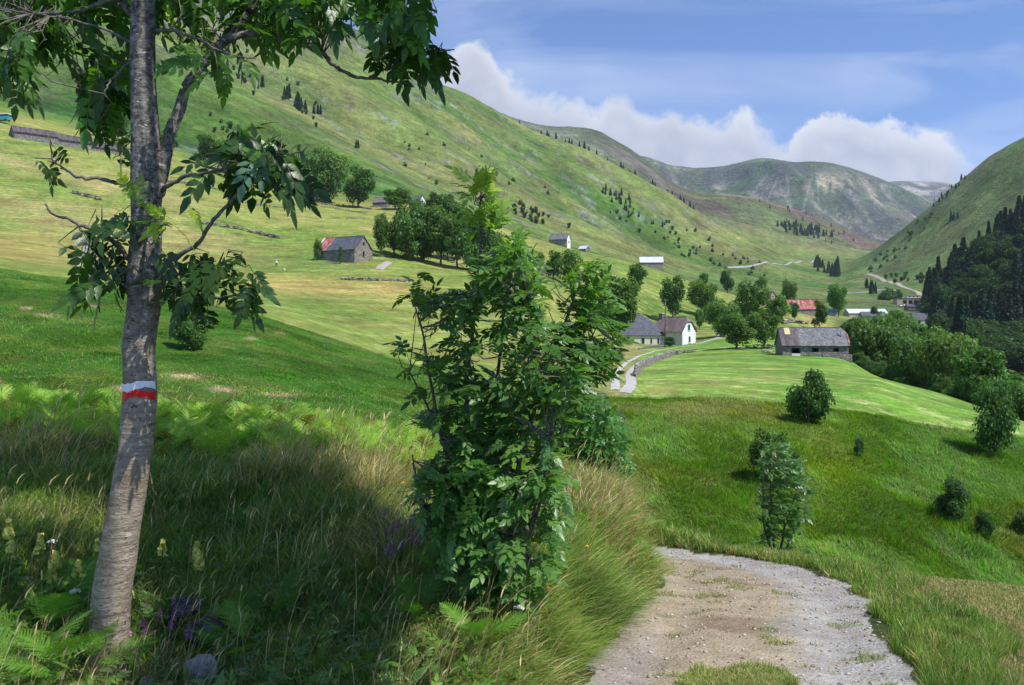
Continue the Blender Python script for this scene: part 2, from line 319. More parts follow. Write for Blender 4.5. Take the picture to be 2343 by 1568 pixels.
# ------------------------------------------------------------------ colours of the land
def land_colours():
    PY = HZ-S*ZG/YG; P = PXG; Y = YG; X = XG
    nA = fbm(X/3.0, Y/3.0, 4, 101); nB = fbm(X/14, Y/14, 4, 102); nC = fbm(X/60, Y/60, 5, 103); nD = fbm(X/0.5, Y/0.5, 4, 104)
    c = np.zeros(Y.shape+(3,)); mow = np.zeros_like(Y)
    soil = mixc(np.broadcast_to(C3(.045,.055,.016), c.shape), C3(.10,.085,.035), sst(.45, .65, nD))
    c[:] = soil
    # short meadow at the lower right of the path
    rp = sst(0.9, 1.7, PD-pw)*(PSIDE > 0)*(Y < 16)*sst(1500, 1650, P)
    c = mixc(c, mixc(np.broadcast_to(C3(.105,.150,.028), c.shape), C3(.25,.215,.075), sst(.40, .66, nA)*0.85), rp)
    # rough banks above the gully
    b = sst(18, 26, Y)
    bank = mixc(np.broadcast_to(C3(.055,.125,.012), c.shape), C3(.095,.165,.020), sst(.38, .62, nB))
    bank = mixc(bank, C3(.115,.130,.030), sst(.56, .74, fbm(X/6, Y/6, 4, 105))*0.6)
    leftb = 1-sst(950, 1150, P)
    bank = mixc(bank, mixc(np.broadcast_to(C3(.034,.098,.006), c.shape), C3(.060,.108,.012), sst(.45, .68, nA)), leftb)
    yl_ = np.exp(-(((P-1900)/85)**2+((PY-1060)/85)**2)); bank = mixc(bank, C3(.12,.18,.012), yl_*0.7)
    br = np.exp(-((PY-945)/30)**2)*sst(1500, 1560, P)*(1-sst(1760, 1830, P)); bank = mixc(bank, C3(.125,.115,.035), br*0.5)
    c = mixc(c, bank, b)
    # bare earth scars on the left bank
    for (ax, ay, sx, sy) in [(425,862,42,6),(510,893,30,6),(640,762,9,3),(215,700,10,3),(110,722,26,3),(60,705,20,3),(575,775,16,3),(275,890,10,6),(640,905,40,3)]:
        e = np.exp(-((P-ax-(PY-ay)*2)/sx)**2-((PY-ay)/sy)**2)*(Y > 25)*(Y < 80)*sst(.38, .5, nD+.1)
        c = mixc(c, C3(.27,.21,.13), np.clip(e*1.3, 0, 1)*0.85)
    # hay fields beyond the crest
    crest = np.interp(P, [q[0] for q in LINES[8]], [q[1] for q in LINES[8]])
    crest = crest*(1+0.02*(fbm(P/12, P*0, 3, 7)-.5))
    f = sst(0.985, 1.015, Y/crest)
    right = sst(1400, 1470, P+(PY-850)*0.3)*(1-sst(205, 225, Y))
    hay = mixc(np.broadcast_to(C3(.145,.205,.038), c.shape), C3(.222,.240,.060), sst(.4, .62, nC))
    brown = np.exp(-((PY-(655+0.06*(P-700)))/20)**2)*sst(480, 620, P)*(1-sst(880, 1020, P))
    brown = np.maximum(brown, np.exp(-((PY-(565+0.09*P))/30)**2)*(1-sst(340, 520, P)))
    hay = mixc(hay, C3(.34,.255,.085), np.clip(brown*(0.55+0.7*nB), 0, 1)*0.85)
    pink = np.exp(-((PY-(470+.19*P))/34)**2)*(1-sst(480, 640, P)); hay = mixc(hay, C3(.285,.235,.10), pink*0.6)
    pink2 = np.exp(-((PY-(365+.24*P))/16)**2)*(1-sst(380, 520, P)); hay = mixc(hay, C3(.30,.26,.11), pink2*0.6)
    gr = np.exp(-((PY-(598+0.05*(P-650)))/14)**2)*sst(540, 600, P)*(1-sst(780, 860, P)); hay = mixc(hay, C3(.14,.20,.05), gr*0.8)
    rf = mixc(np.broadcast_to(C3(.118,.235,.030), c.shape), C3(.165,.260,.045), sst(.4, .62, nB))
    rf = mixc(rf, C3(.27,.29,.10), np.exp(-((P-1700)/120)**2-((PY-868)/12)**2)*0.55*sst(.4,.55,nA))
    rf = mixc(rf, C3(.27,.19,.06), np.exp(-((P-1515)/42)**2-((PY-895)/5)**2)*0.7)
    hay = mixc(hay, rf, right)
    for k_, (a0, b0, a1, b1) in enumerate([(0,420,260,470),(380,440,700,500),(420,505,660,560),(0,545,290,590),(540,545,760,585),(700,500,860,500),(960,560,1060,575),(0,345,230,372),(60,300,280,345),(380,395,560,415),(600,430,860,498),(250,380,470,420)]):
        yl0 = b0+(b1-b0)*(P-a0)/(a1-a0)+5*(fbm(P/60, P*0+k_, 3, 150+k_)-.5); e = np.exp(-((PY-yl0)/1.6)**2)*sst(a0, a0+30, P)*(1-sst(a1-30, a1, P))*sst(.42, .56, fbm(P/16, P*0, 3, 170+k_)); hay = mixc(hay, C3(.085,.10,.035), np.clip(e, 0, 1)*.8)
    # steep unmown strip under the spur with the tin barn
    st_ = sst(1150, 1250, P)*np.exp(-((PY-(640+.23*(P-1250)))/22)**2)*(Y > 200)*(Y < 420); hay = mixc(hay, C3(.10,.165,.025), np.clip(st_*1.2, 0, 1)*0.8)
    stp = sst(1380, 1440, P)*(Y > 225)*(Y < 330)*(1-sst(1800, 1900, P))*0
    dry = sst(1360, 1395, P)*(1-sst(1440, 1470, P+(PY-850)*0.3))*(Y < 215); hay = mixc(hay, C3(.225,.215,.085), dry*0.75)
    c = mixc(c, hay, f); mow = f*(1-sst(390, 450, Y))*(1-0.5*dry)*sst(.35,.5,nC+.12)
    # ground under the wooded ravine on the right
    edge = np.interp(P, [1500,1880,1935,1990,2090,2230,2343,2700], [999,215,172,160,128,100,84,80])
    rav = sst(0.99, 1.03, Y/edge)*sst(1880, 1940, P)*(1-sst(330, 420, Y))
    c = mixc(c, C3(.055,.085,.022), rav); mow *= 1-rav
    # mountainside
    m1 = sst(400, 470, Y)
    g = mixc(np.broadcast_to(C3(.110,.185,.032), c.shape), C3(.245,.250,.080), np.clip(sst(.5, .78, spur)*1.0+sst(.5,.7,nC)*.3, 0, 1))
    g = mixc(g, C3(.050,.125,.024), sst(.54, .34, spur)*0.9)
    g = mixc(g, C3(.19,.18,.10), sst(.56, .74, fbm(X/70, Y/40, 5, 110))*0.5)
    tan = sst(.57, .72, fbm(X/28+Y/90, Y/22, 4, 111))*0.35; g = mixc(g, C3(.25,.24,.11), tan*.7)
    low_ = sst(560, 640, PY)*0.6; g = mixc(g, C3(.135,.195,.055), low_*sst(1200,1400,P))
    hi = sst(170, 20, PY)*(1-sst(900,1050,P))*sst(900, 1100, Y); g = mixc(g, C3(.15,.145,.115), hi*0.9)
    rk = sst(.60, .70, fbm(X/22, Y/16, 5, 112))*sst(.45, .60, fbm(X/160, Y/110, 3, 113))*(PY < 520)
    g = mixc(g, mixc(np.broadcast_to(C3(.13,.125,.115), c.shape), C3(.30,.28,.26), sst(.4, .6, fbm(X/5, Y/5, 3, 114))), np.clip(rk, 0, 1)*0.75)
    # the right hand mountain is greyer, with screes along the ridge
    rg = mixc(np.broadcast_to(C3(.100,.170,.045), c.shape), C3(.180,.210,.080), sst(.45, .68, spur2)*.8+sst(.45,.65,nC)*.2)
    ridge = np.exp(-((Y-1420)/110)**2)*sst(.42, .55, fbm(X/30, Y/30, 4, 115)); rg = mixc(rg, C3(.17,.15,.13), np.clip(ridge*sst(2080,2160,P), 0, 1)*0.85)
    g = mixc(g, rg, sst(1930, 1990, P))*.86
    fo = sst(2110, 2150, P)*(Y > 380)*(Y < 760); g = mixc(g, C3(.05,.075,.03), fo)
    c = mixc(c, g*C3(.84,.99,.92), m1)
    # terrace banks: short dark steps between the mown strips
    # brown heather hill and grey-green ridge behind
    m2 = sst(2100, 2350, Y)
    nh = fbm(X/170, Y/170, 5, 120)
    h2 = mixc(np.broadcast_to(C3(.135,.150,.070), c.shape), C3(.150,.112,.092), sst(.38, .54, nh))
    h2 = mixc(h2, C3(.255,.235,.11), sst(.56, .68, fbm(X/240, Y/200, 4, 121))*.6)
    s2 = 1-sst(1470, 1600, P); h2 = mixc(h2, mixc(np.broadcast_to(C3(.12,.145,.085), c.shape), C3(.19,.18,.15), sst(.5,.65,nh)), s2)
    c = mixc(c, h2, m2)
    m3 = sst(2900, 3300, Y)
    nf = fbm(X/260, Y/260, 6, 130); rr2 = rr
    h3 = mixc(np.broadcast_to(C3(.080,.120,.066), c.shape), C3(.135,.150,.105), sst(.42, .62, nf))
    h3 = mixc(h3, C3(.085,.085,.10), sst(.46, .60, fbm(X/120, Y/200, 5, 131))*0.7)
    h3 = mixc(h3, C3(.36,.33,.29), sst(.62, .72, fbm(X/70, Y/260, 5, 132))*0.55)
    scar = np.exp(-((P-1895)/34)**2-((PY-418)/20)**2)*sst(.42, .56, fbm(P/9, P*0, 3, 133)*.6+fbm(X/60, Y/60, 3, 136)*.4+(418-PY)*0.004); h3 = mixc(h3, C3(.50,.42,.32), np.clip(scar*1.3, 0, 1)*0.95)
    scar2 = np.exp(-((P-1985-(PY-430)*.5)/9)**2-((PY-425)/22)**2); h3 = mixc(h3, C3(.40,.34,.28), np.clip(scar2, 0, 1)*0.7)
    dk = np.exp(-((P-1925)/42)**2-((PY-458)/18)**2)+.8*np.exp(-((P-1790)/30)**2-((PY-395)/26)**2); h3 = mixc(h3, C3(.075,.085,.085), np.clip(dk*1.2, 0, 1)*.8)
    for cxx, kk in [(1845, -.25), (1805, .10), (1760, -.5), (1718, -.75)]:
        e = np.exp(-((P-cxx-(PY-450)*kk)/2.2)**2)*sst(390, 420, PY)*(1-sst(495, 510, PY)); h3 = mixc(h3, C3(.32,.32,.29), e*.6)
    c = mixc(c, h3, m3)
    m4 = sst(6300, 6700, Y)
    c = mixc(c, mixc(np.broadcast_to(C3(.15,.15,.15), c.shape), C3(.42,.39,.35), sst(.42, .6, fbm(X/110, Y/110, 4, 140))), m4)
    return c, mow
LC, MOW = land_colours()
# path bed colours: fine beige dust, a grey gravel lane on the right, brown crumbs
sg = np.where(PSIDE > 0, PD, -PD)
nP = fbm(XG*1.6, YG*1.6, 4, 201); nQ = fbm(XG*6, YG*6, 3, 202)
pc = mixc(np.broadcast_to(C3(.41,.335,.235), LC.shape), C3(.28,.212,.138), sst(.46, .64, nP)*0.9)
gl = sst(0.05, 0.5, sg+0.35*(nP-.5))*(1-0.35*sst(.55,.65,nQ)); pc = mixc(pc, C3(.405,.40,.385), gl*.85)
gl2 = sst(.40, .75, -sg+.3*(nP-.5))*(1-sst(5.5, 7.5, YG)); pc = mixc(pc, C3(.39,.35,.335), gl2*.6)
pc = pc*.84
pc = mixc(pc, C3(.16,.15,.06), sst(.70, .78, fbm(XG*2.6, YG*2.6, 4, 203))*0.4)
LC = np.where(PATHM[..., None], pc, LC)
M_soil = ground_mat('soil_and_turf', (0.9, 7.0, 45.0), .35, .6, .03)
M_field = ground_mat('grass_field', (0.12, 0.9, 5.0), .36, .5, .22, mow=True)
M_mount = ground_mat('mountain_turf', (0.018, 0.09, 0.42), .38, .9, 3.4)
M_far = ground_mat('far_mountain_ground', (0.004, 0.018, 0.07), .42, 1.0, 26.0)
M_path, n = mat('path_dirt')
a = n.new('ShaderNodeAttribute', attribute_name='col'); pos = n.new('ShaderNodeNewGeometry').outputs['Position']
vo = n.new('ShaderNodeTexVoronoi', {'Vector': pos, 'Scale': 34.0}); vo2 = n.new('ShaderNodeTexVoronoi', {'Vector': pos, 'Scale': 90.0})
st1 = n.mapr(n.new('ShaderNodeSeparateColor', {0: vo.outputs['Color']}).outputs[0], .0, 1, .84, 1.15)
k1 = n.mapr(n.noise(pos, 3.0, 5, .65), .3, .7, .84, 1.18)
ff = n.math('MULTIPLY', st1, k1); gg = n.new('ShaderNodeCombineColor', {0: ff, 1: ff, 2: ff}).outputs[0]
hh = n.math('ADD', n.math('MULTIPLY', n.math('SUBTRACT', 0.6, vo.outputs['Distance']), 0.7), n.math('ADD', n.math('MULTIPLY', vo2.outputs['Distance'], -.3), n.math('MULTIPLY', n.noise(pos, 18, 5, .6), 1.3)))
bp = n.new('ShaderNodeBump', {'Strength': .75, 'Distance': .018, 'Height': hh})
finish(n, n.new('ShaderNodeBsdfPrincipled', {'Base Color': n.mix(1.0, a.outputs['Color'], gg, 'MULTIPLY'), 'Roughness': .95, 'Normal': bp.outputs[0], 'Specular IOR Level': .1}).outputs[0])

nc = len(PXS); idx = np.arange(NR*nc).reshape(NR, nc)
Q = np.stack([idx[:-1, :-1], idx[:-1, 1:], idx[1:, 1:], idx[1:, :-1]], -1)
fy = YG[:-1, :-1]; fpath = PATHM[:-1, :-1]
zone = np.where(fpath, 0, np.where(fy < 17, 1, np.where(fy < 455, 2, np.where(fy < 2250, 3, 4))))
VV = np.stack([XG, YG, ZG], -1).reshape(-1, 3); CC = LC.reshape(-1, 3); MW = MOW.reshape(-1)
for k, (nm, mt) in enumerate([('path', M_path), ('ground', M_soil), ('hillside_meadow', M_field), ('mountainside', M_mount), ('far_mountains', M_far)]):
    q = Q[zone == k].reshape(-1, 4); us, inv = np.unique(q, return_inverse=True)
    me = newmesh(nm, VV[us], inv.reshape(-1, 4), CC[us], [mt], smooth=True)
    at_ = me.attributes.new('mow', 'FLOAT', 'POINT'); at_.data.foreach_set('value', MW[us].astype(np.float32))
    o = obj(nm, me); o['kind'] = 'structure'
# ------------------------------------------------------------------ buildings
def pmat(name, base, rough=.85, sc=(1.0, 6.0), amp=.25, bump=.0, bsc=8.0, bd=.05, alt=None, asc=1.0, at_=(.45, .6), spec=.25, metal=0.0, stretch=None):
    m_, n = mat(name); pos = n.new('ShaderNodeTexCoord').outputs['Object']
    if stretch: pos = n.new('ShaderNodeMapping', {'Vector': pos, 'Scale': stretch}).outputs[0]
    f = None
    for s in sc:
        q = n.mapr(n.noise(pos, s, 5, .6), .3, .7, 1-amp, 1+amp); f = q if f is None else n.math('MULTIPLY', f, q)
    g = n.new('ShaderNodeCombineColor', {0: f, 1: f, 2: f}).outputs[0]
    c = (*base, 1)
    if alt: c = n.mix(n.mapr(n.noise(pos, asc, 5, .65), *at_), (*base, 1), (*alt, 1))
    c = n.mix(1.0, c, g, 'MULTIPLY'); ins = {'Base Color': c, 'Roughness': rough, 'Specular IOR Level': spec, 'Metallic': metal}
    if bump: ins['Normal'] = n.new('ShaderNodeBump', {'Strength': bump, 'Distance': bd, 'Height': n.noise(pos, bsc, 4, .6)}).outputs[0]
    finish(n, n.new('ShaderNodeBsdfPrincipled', ins).outputs[0]); return m_
def stonemat(name, a, b, c, scale=2.6):
    m_, n = mat(name); pos = n.new('ShaderNodeTexCoord').outputs['Object']
    pz = n.new('ShaderNodeMapping', {'Vector': pos, 'Scale': (1, 1, 1.9)}).outputs[0]
    v1 = n.new('ShaderNodeTexVoronoi', {'Vector': pz, 'Scale': scale}); v2 = n.new('ShaderNodeTexVoronoi', {'Vector': pz, 'Scale': scale}, feature='DISTANCE_TO_EDGE')
    r = n.new('ShaderNodeSeparateColor', {0: v1.outputs['Color']}).outputs
    col = n.mix(r[0], (*a, 1), (*b, 1)); col = n.mix(n.mapr(r[1], .62, .9), col, (*c, 1))
    col = n.mix(n.mapr(n.noise(pos, .5, 4, .6), .5, .7, 0, .45), col, (*c, 1))
    col = n.mix(n.mapr(v2.outputs[0], .0, .07, .85, 0), col, (.035, .032, .028, 1))
    b_ = n.new('ShaderNodeBump', {'Strength': .9, 'Distance': .10, 'Height': n.mapr(v2.outputs[0], 0, .14)})
    finish(n, n.new('ShaderNodeBsdfPrincipled', {'Base Color': col, 'Roughness': .92, 'Normal': b_.outputs[0], 'Specular IOR Level': .15}).outputs[0]); return m_
def slatemat(name, a, b, scale=(2.6, 3.4), seam=.5):
    m_, n = mat(name); pos = n.new('ShaderNodeTexCoord').outputs['Object']
    pz = n.new('ShaderNodeMapping', {'Vector': pos, 'Scale': (scale[0], scale[1], scale[1])}).outputs[0]
    v1 = n.new('ShaderNodeTexVoronoi', {'Vector': pz, 'Scale': 1.0, 'Randomness': .75}); r = n.new('ShaderNodeSeparateColor', {0: v1.outputs['Color']}).outputs
    col = n.mix(r[0], (*a, 1), (*b, 1)); q = n.mapr(n.noise(pos, .7, 5, .65), .3, .7, .78, 1.25)
    col = n.mix(1.0, col, n.new('ShaderNodeCombineColor', {0: q, 1: q, 2: q}).outputs[0], 'MULTIPLY')
    b_ = n.new('ShaderNodeBump', {'Strength': .6, 'Distance': .05, 'Height': r[1]})
    finish(n, n.new('ShaderNodeBsdfPrincipled', {'Base Color': col, 'Roughness': .7, 'Normal': b_.outputs[0], 'Specular IOR Level': .3}).outputs[0]); return m_
def tinmat(name, a, b, cc, pitch=1.2):
    """sheets of corrugated iron, some more rusted than others"""
    m_, n = mat(name); pos = n.new('ShaderNodeTexCoord').outputs['Object']
    sp = n.new('ShaderNodeSeparateXYZ', {0: pos})
    sx = n.math('FLOOR', n.math('MULTIPLY', sp.outputs[0], pitch)); sy = n.math('FLOOR', n.math('MULTIPLY', sp.outputs[2], .62))
    w1 = n.new('ShaderNodeTexWhiteNoise', {'Vector': n.xyz(sx, sy, 0.0)}, noise_dimensions='3D').outputs[0]
    col = n.mix(n.mapr(w1, .15, .85), (*a, 1), (*b, 1))
    nz = n.noise(n.new('ShaderNodeMapping', {'Vector': pos, 'Scale': (1.6, .7, .7)}).outputs[0], 1.2, 5, .65)
    col = n.mix(n.math('MULTIPLY', n.mapr(nz, .50, .60), n.mapr(w1, .2, .8, .15, .9)), col, (*cc, 1))
    wv = n.math('SINE', n.math('MULTIPLY', sp.outputs[0], 42.0)); b_ = n.new('ShaderNodeBump', {'Strength': .5, 'Distance': .03, 'Height': wv})
    finish(n, n.new('ShaderNodeBsdfPrincipled', {'Base Color': col, 'Roughness': .6, 'Normal': b_.outputs[0], 'Specular IOR Level': .35}).outputs[0]); return m_
MS_grey = stonemat('dry_stone_grey', (.17, .16, .15), (.31, .29, .265), (.43, .40, .36))
MS_warm = stonemat('rubble_stone_warm', (.20, .175, .15), (.36, .31, .26), (.47, .41, .34))
M_plaster = pmat('cream_plaster', (.74, .69, .60), sc=(.8, 5), amp=.10, alt=(.58, .53, .45), asc=.9, at_=(.52, .72), bump=.2)
M_white = pmat('white_render', (.80, .79, .75), sc=(1, 5), amp=.07, alt=(.64, .62, .57), asc=1.2, at_=(.55, .75))
M_beige = pmat('beige_render', (.50, .42, .33), amp=.12)
M_slate = slatemat('blue_slate', (.060, .066, .088), (.115, .122, .150))
M_slate2 = slatemat('mossy_grey_slate', (.09, .09, .10), (.20, .20, .205))
M_purple = tinmat('rusty_purple_sheet', (.125, .095, .100), (.185, .140, .145), (.23, .17, .165))
M_red = tinmat('red_painted_iron', (.27, .065, .050), (.36, .105, .085), (.56, .40, .35), 1.0)
M_darktin = tinmat('dark_rusted_sheet', (.055, .045, .050), (.120, .100, .105), (.17, .13, .13), 1.3)
M_silver = tinmat('pale_metal_sheet', (.52, .57, .62), (.64, .68, .74), (.74, .76, .80), .8)
M_blueroof = pmat('blue_sheet', (.18, .27, .44), rough=.5)
M_green = pmat('green_paint', (.012, .125, .075), rough=.5, amp=.12)
M_wood = pmat('weathered_timber', (.12, .095, .075), stretch=(1, 1, .2), sc=(4, 20))
M_dark = pmat('painted_dark_inside', (.02, .019, .018))
M_trim = pmat('pale_stone_trim', (.62, .60, .56), amp=.08)
M_glass, n = mat('window_glass'); finish(n, n.new('ShaderNodeBsdfPrincipled', {'Base Color': (.03, .04, .05, 1), 'Roughness': .1}).outputs[0])
M_metalpipe = pmat('galvanised_pipe', (.42, .42, .44), rough=.4)
M_yellow = pmat('yellowed_skylight_sheet', (.55, .47, .24), rough=.5, amp=.1)

class MB:
    def __init__(s): s.v = []; s.f = []; s.t = []
    def box(s, x0, x1, y0, y1, z0, z1):
        k = len(s.v); s.v += [(x, y, z) for x in (x0, x1) for y in (y0, y1) for z in (z0, z1)]
        s.f += [tuple(k+i for i in q) for q in ((0,1,3,2),(4,6,7,5),(0,4,5,1),(2,3,7,6),(0,2,6,4),(1,5,7,3))]; return s
    def prism(s, poly, a, b, axis='x'):
        """extrude a closed polygon (list of 2d points) from a to b along axis"""
        k = len(s.v); m = len(poly)
        for t in (a, b):
            for p, q in poly: s.v.append((t, p, q) if axis == 'x' else (p, t, q))
        s.f.append(tuple(k+i for i in range(m))); s.f.append(tuple(k+m+i for i in reversed(range(m))))
        for i in range(m): j = (i+1) % m; s.f.append((k+i, k+m+i, k+m+j, k+j))
        return s
    def slab(s, quad, th):
        """a plate: four 3d corners and a thickness below them"""
        q = [np.array(p, float) for p in quad]; nn = np.cross(q[1]-q[0], q[2]-q[1]); nn /= np.linalg.norm(nn)
        if nn[2] < 0: nn = -nn
        k = len(s.v); s.v += [tuple(p) for p in q]+[tuple(p-nn*th) for p in q]; m = len(q)
        s.f.append(tuple(k+i for i in range(m))); s.f.append(tuple(k+m+i for i in reversed(range(m))))
        for i in range(m): j = (i+1) % m; s.f.append((k+i, k+m+i, k+m+j, k+j))
        return s
    def wall(s, a, b, z0, z1, th, holes=(), top=None):
        """wall from point a to b (plan), holes (u0,u1,z0,z1) along it; 'top' lists (u, z) for a gable"""
        a = np.array(a, float); b = np.array(b, float); L = np.linalg.norm(b-a); d = (b-a)/L; nn = np.array([-d[1], d[0]])
        us = sorted({0, L, *[h[0] for h in holes], *[h[1] for h in holes]}); zs = sorted({z0, z1, *[h[2] for h in holes], *[h[3] for h in holes]})
        def P(u, z, k): q = a+d*u+nn*k*th; return (q[0], q[1], z)
        def solid(u0, u1, zz0, zz1):
            k = len(s.v); s.v.extend([P(u, z, t) for u in (u0, u1) for t in (0, 1) for z in (zz0, zz1)])
            s.f.extend([tuple(k+i for i in q) for q in ((0,1,3,2),(4,6,7,5),(0,4,5,1),(2,3,7,6),(0,2,6,4),(1,5,7,3))])
        for u0, u1 in zip(us[:-1], us[1:]):
            run = None
            for c0, c1 in zip(zs[:-1], zs[1:]):
                um, zm = (u0+u1)/2, (c0+c1)/2
                if any(h[0] < um < h[1] and h[2] < zm < h[3] for h in holes):
                    if run: solid(u0, u1, *run); run = None
                else: run = (run[0], c1) if run else (c0, c1)
            if run: solid(u0, u1, *run)
        if top:
            k = len(s.v); m = len(top)
            for t in (0, 1): s.v.extend([P(u, z, t) for u, z in top])
            s.f.append(tuple(k+i for i in range(m))); s.f.append(tuple(k+m+i for i in reversed(range(m))))
            for i in range(m): j = (i+1) % m; s.f.append((k+i, k+m+i, k+m+j, k+j))
        return s
    def tube(s, P, R, seg=10):
        P = np.array(P, float); k0 = len(s.v)
        for i in range(len(P)):
            t = P[min(i+1, len(P)-1)]-P[max(i-1, 0)]; t = t/np.linalg.norm(t); a = np.cross(t, (0.31, 0.2, .93) if abs(t[2]) < .9 else (1, 0, 0)); a /= np.linalg.norm(a); b = np.cross(t, a)
            for j in range(seg): th = 2*math.pi*j/seg; s.v.append(tuple(P[i]+(a*math.cos(th)+b*math.sin(th))*R[i]))
        for i in range(len(P)-1):
            for j in range(seg): j2 = (j+1) % seg; s.f.append((k0+i*seg+j, k0+i*seg+j2, k0+(i+1)*seg+j2, k0+(i+1)*seg+j))
        s.f.append(tuple(k0+j for j in reversed(range(seg)))); s.f.append(tuple(k0+(len(P)-1)*seg+j for j in range(seg))); return s
    def build(s, name, m, parent=None, smooth=False, **kw):
        me = bpy.data.meshes.new(name); me.from_pydata(s.v, [], s.f); me.materials.append(m); me.update()
        if smooth: me.polygons.foreach_set('use_smooth', np.ones(len(me.polygons), bool))
        return obj(name, me, parent, **kw)

def house(kind, label, cat, px, Y, L, D, hw, hr, rot, wallm, roofm, group=None, front=(), gable=(), over=.3, found=3.0, hip=(0, 0), dz=0.0, gable_m=None, gl=(), name=None, th=.5):
    """gabled building. Local x runs along the ridge, the front wall is y=-D/2. openings: (u0,u1,z0,z1,what)"""
    p = at(px, Y) if not isinstance(px, np.ndarray) else px
    r = thing(kind, label, cat, (p[0], p[1], p[2]+dz), rot, group)
    a = L/2; b = D/2
    mb = MB(); mb.wall((-a, -b), (a, -b), -found, hw, th, [o_[:4] for o_ in front]); mb.wall((a, b), (-a, b), -found, hw, th)
    if gable_m is None: gm = mb
    else: gm = MB()
    e = .02
    def gtop(h):       # gable triangle, cut down if the end is hipped
        if h <= 0: return [(0+th, hw), (D-th, hw), (b, hr-.12)]
        z = hw+(hr-hw)*(1-h); k = b*(1-h)
        return [(th, hw), (D-th, hw), (b+(b-k), z-.12), (k, z-.12)]
    gm.wall((a-e, -b+th), (a-e, b-th), -found, hw, th, [o_[:4] for o_ in gable])
    k = len(gm.v)
    def gab(x, h):
        T = gtop(h); gm.prism([(u_-b, z_) for u_, z_ in T], x-th, x, 'x')
    gh = [o_ for o_ in gable if o_[2] >= hw]
    gab(a-e, hip[1]); gm2 = mb if gable_m is None else gm
    mb.wall((-a+e, b-th), (-a+e, -b+th), -found, hw, th); mb.prism([(u_-b, z_) for u_, z_ in gtop(hip[0])], -a+e, -a+e+th, 'x')
    mb.build('wall', wallm, r)
    if gable_m is not None: gm.build('gable_wall', gable_m, r)
    # roof: two plates, ends optionally clipped by small hips
    rf = MB(); o_ = over; sl = (hr-hw)/b; ze = hw-sl*o_
    h0, h1 = hip; xl = -a-o_*.6; xr = a+o_*.6
    hl = b*h0*.9; hrr = b*h1*.9; zl0 = hr-(hr-hw)*h0; zr0 = hr-(hr-hw)*h1; kl = b*h0; kr = b*h1
    for sgn in (-1, 1):
        poly = [(xl, sgn*(b+o_), ze), (xr, sgn*(b+o_), ze)]
        if h1 > 0: poly += [(xr, sgn*kr, zr0)]
        poly += [(xr-hrr, 0, hr)] + [(xl+hl, 0, hr)]
        if h0 > 0: poly += [(xl, sgn*kl, zl0)]
        lift = .12
        poly = [(x_, y_, z_+lift) for x_, y_, z_ in poly]
        rf.slab(poly, .12)
    if h1 > 0: rf.slab([(xr, -kr, zr0+.12), (xr, kr, zr0+.12), (xr-hrr, 0, hr+.12)], .12)
    if h0 > 0: rf.slab([(xl, kl, zl0+.12), (xl, -kl, zl0+.12), (xl+hl, 0, hr+.12)], .12)
    ro = rf.build('roof', roofm, r)
    MB().box(xl+hl, xr-hrr, -.12, .12, hr+.06, hr+.2).build('ridge_cap', M_slate2 if roofm in (M_slate, M_slate2) else roofm, ro)
    for (u0, u1, z0, z1, what) in [q if len(q) == 5 else (*q, 'hole') for q in front]:
        if what == 'hole': continue
        fill(r, what, -a+u0, -a+u1, z0, z1, -b, th, 'front')
    for (u0, u1, z0, z1, what) in [q if len(q) == 5 else (*q, 'hole') for q in gable]:
        if what == 'hole': continue
        fill(r, what, -b+th+u0, -b+th+u1, z0, z1, a-e, th, 'gable')
    for (y0, y1, z0, z1, what) in gl: fill(r, what, y0, y1, z0, z1, a-e+.06 if what != 'hole' else a, .12, 'gable')
    return r
def fill(r, what, a0, a1, z0, z1, face, th, side):
    """window, shutter or door set into an opening"""
    def bx(m_, p0, p1, q0, q1, d0, d1):
        if side == 'front': return m_.box(p0, p1, face+d0, face+d1, q0, q1)
        return m_.box(face-d1, face-d0, p0, p1, q0, q1)
    if what in ('window', 'slit'):
        w = obj_w = bx(MB(), a0, a1, z0-.12, z0, -.08, .2).build('window', M_trim, r); w.data.name = 'window_sill'
        bx(MB(), a0, a1, z0, z1, .28, .32).build('pane', M_glass, w)
        f = MB(); bx(f, a0, a0+.08, z0, z1, .2, .28); bx(f, a1-.08, a1, z0, z1, .2, .28); bx(f, (a0+a1)/2-.03, (a0+a1)/2+.03, z0, z1, .2, .28); f.build('frame', M_wood, w)
    elif what == 'green_shutter':
        w = bx(MB(), a0-.12, a1+.12, z0-.14, z0-.003, -.10, .2).build('window', M_trim, r)
        bx(MB(), a0, (a0+a1)/2-.015, z0, z1, -.03, .03).build('shutter', M_green, w); bx(MB(), (a0+a1)/2+.015, a1, z0, z1, -.03, .03).build('shutter', M_green, w)
    elif what == 'green_door':
        d = bx(MB(), a0+.06, a1-.06, z0, z1-.06, .14, .22).build('door', M_green, r)
        f = MB(); bx(f, a0-.14, a0+.055, z0, z1+.14, -.03, .13); bx(f, a1-.055, a1+.14, z0, z1+.14, -.03, .13); bx(f, a0+.056, a1-.056, z1-.055, z1+.14, -.03, .13); f.build('frame', M_trim, d)
        bx(MB(), a1-.22, a1-.14, z0+.95, z0+1.03, .08, .14).build('handle', M_metalpipe, d)
    elif what == 'wood_door':
        bx(MB(), a0+.02, a1-.02, z0, z1, .2, .28).build('door', M_wood, r)
    elif what == 'white_sheet':
        bx(MB(), a0+.01, a1-.01, z0, z1, -.02, .04).build('gate', M_white, r)
    elif what == 'dark':
        bx(MB(), a0, a1, z0, z1, -.04, .02).build('window', M_dark, r)  # plate on the wall face, its dark colour paints an unlit inside

R_ = math.radians
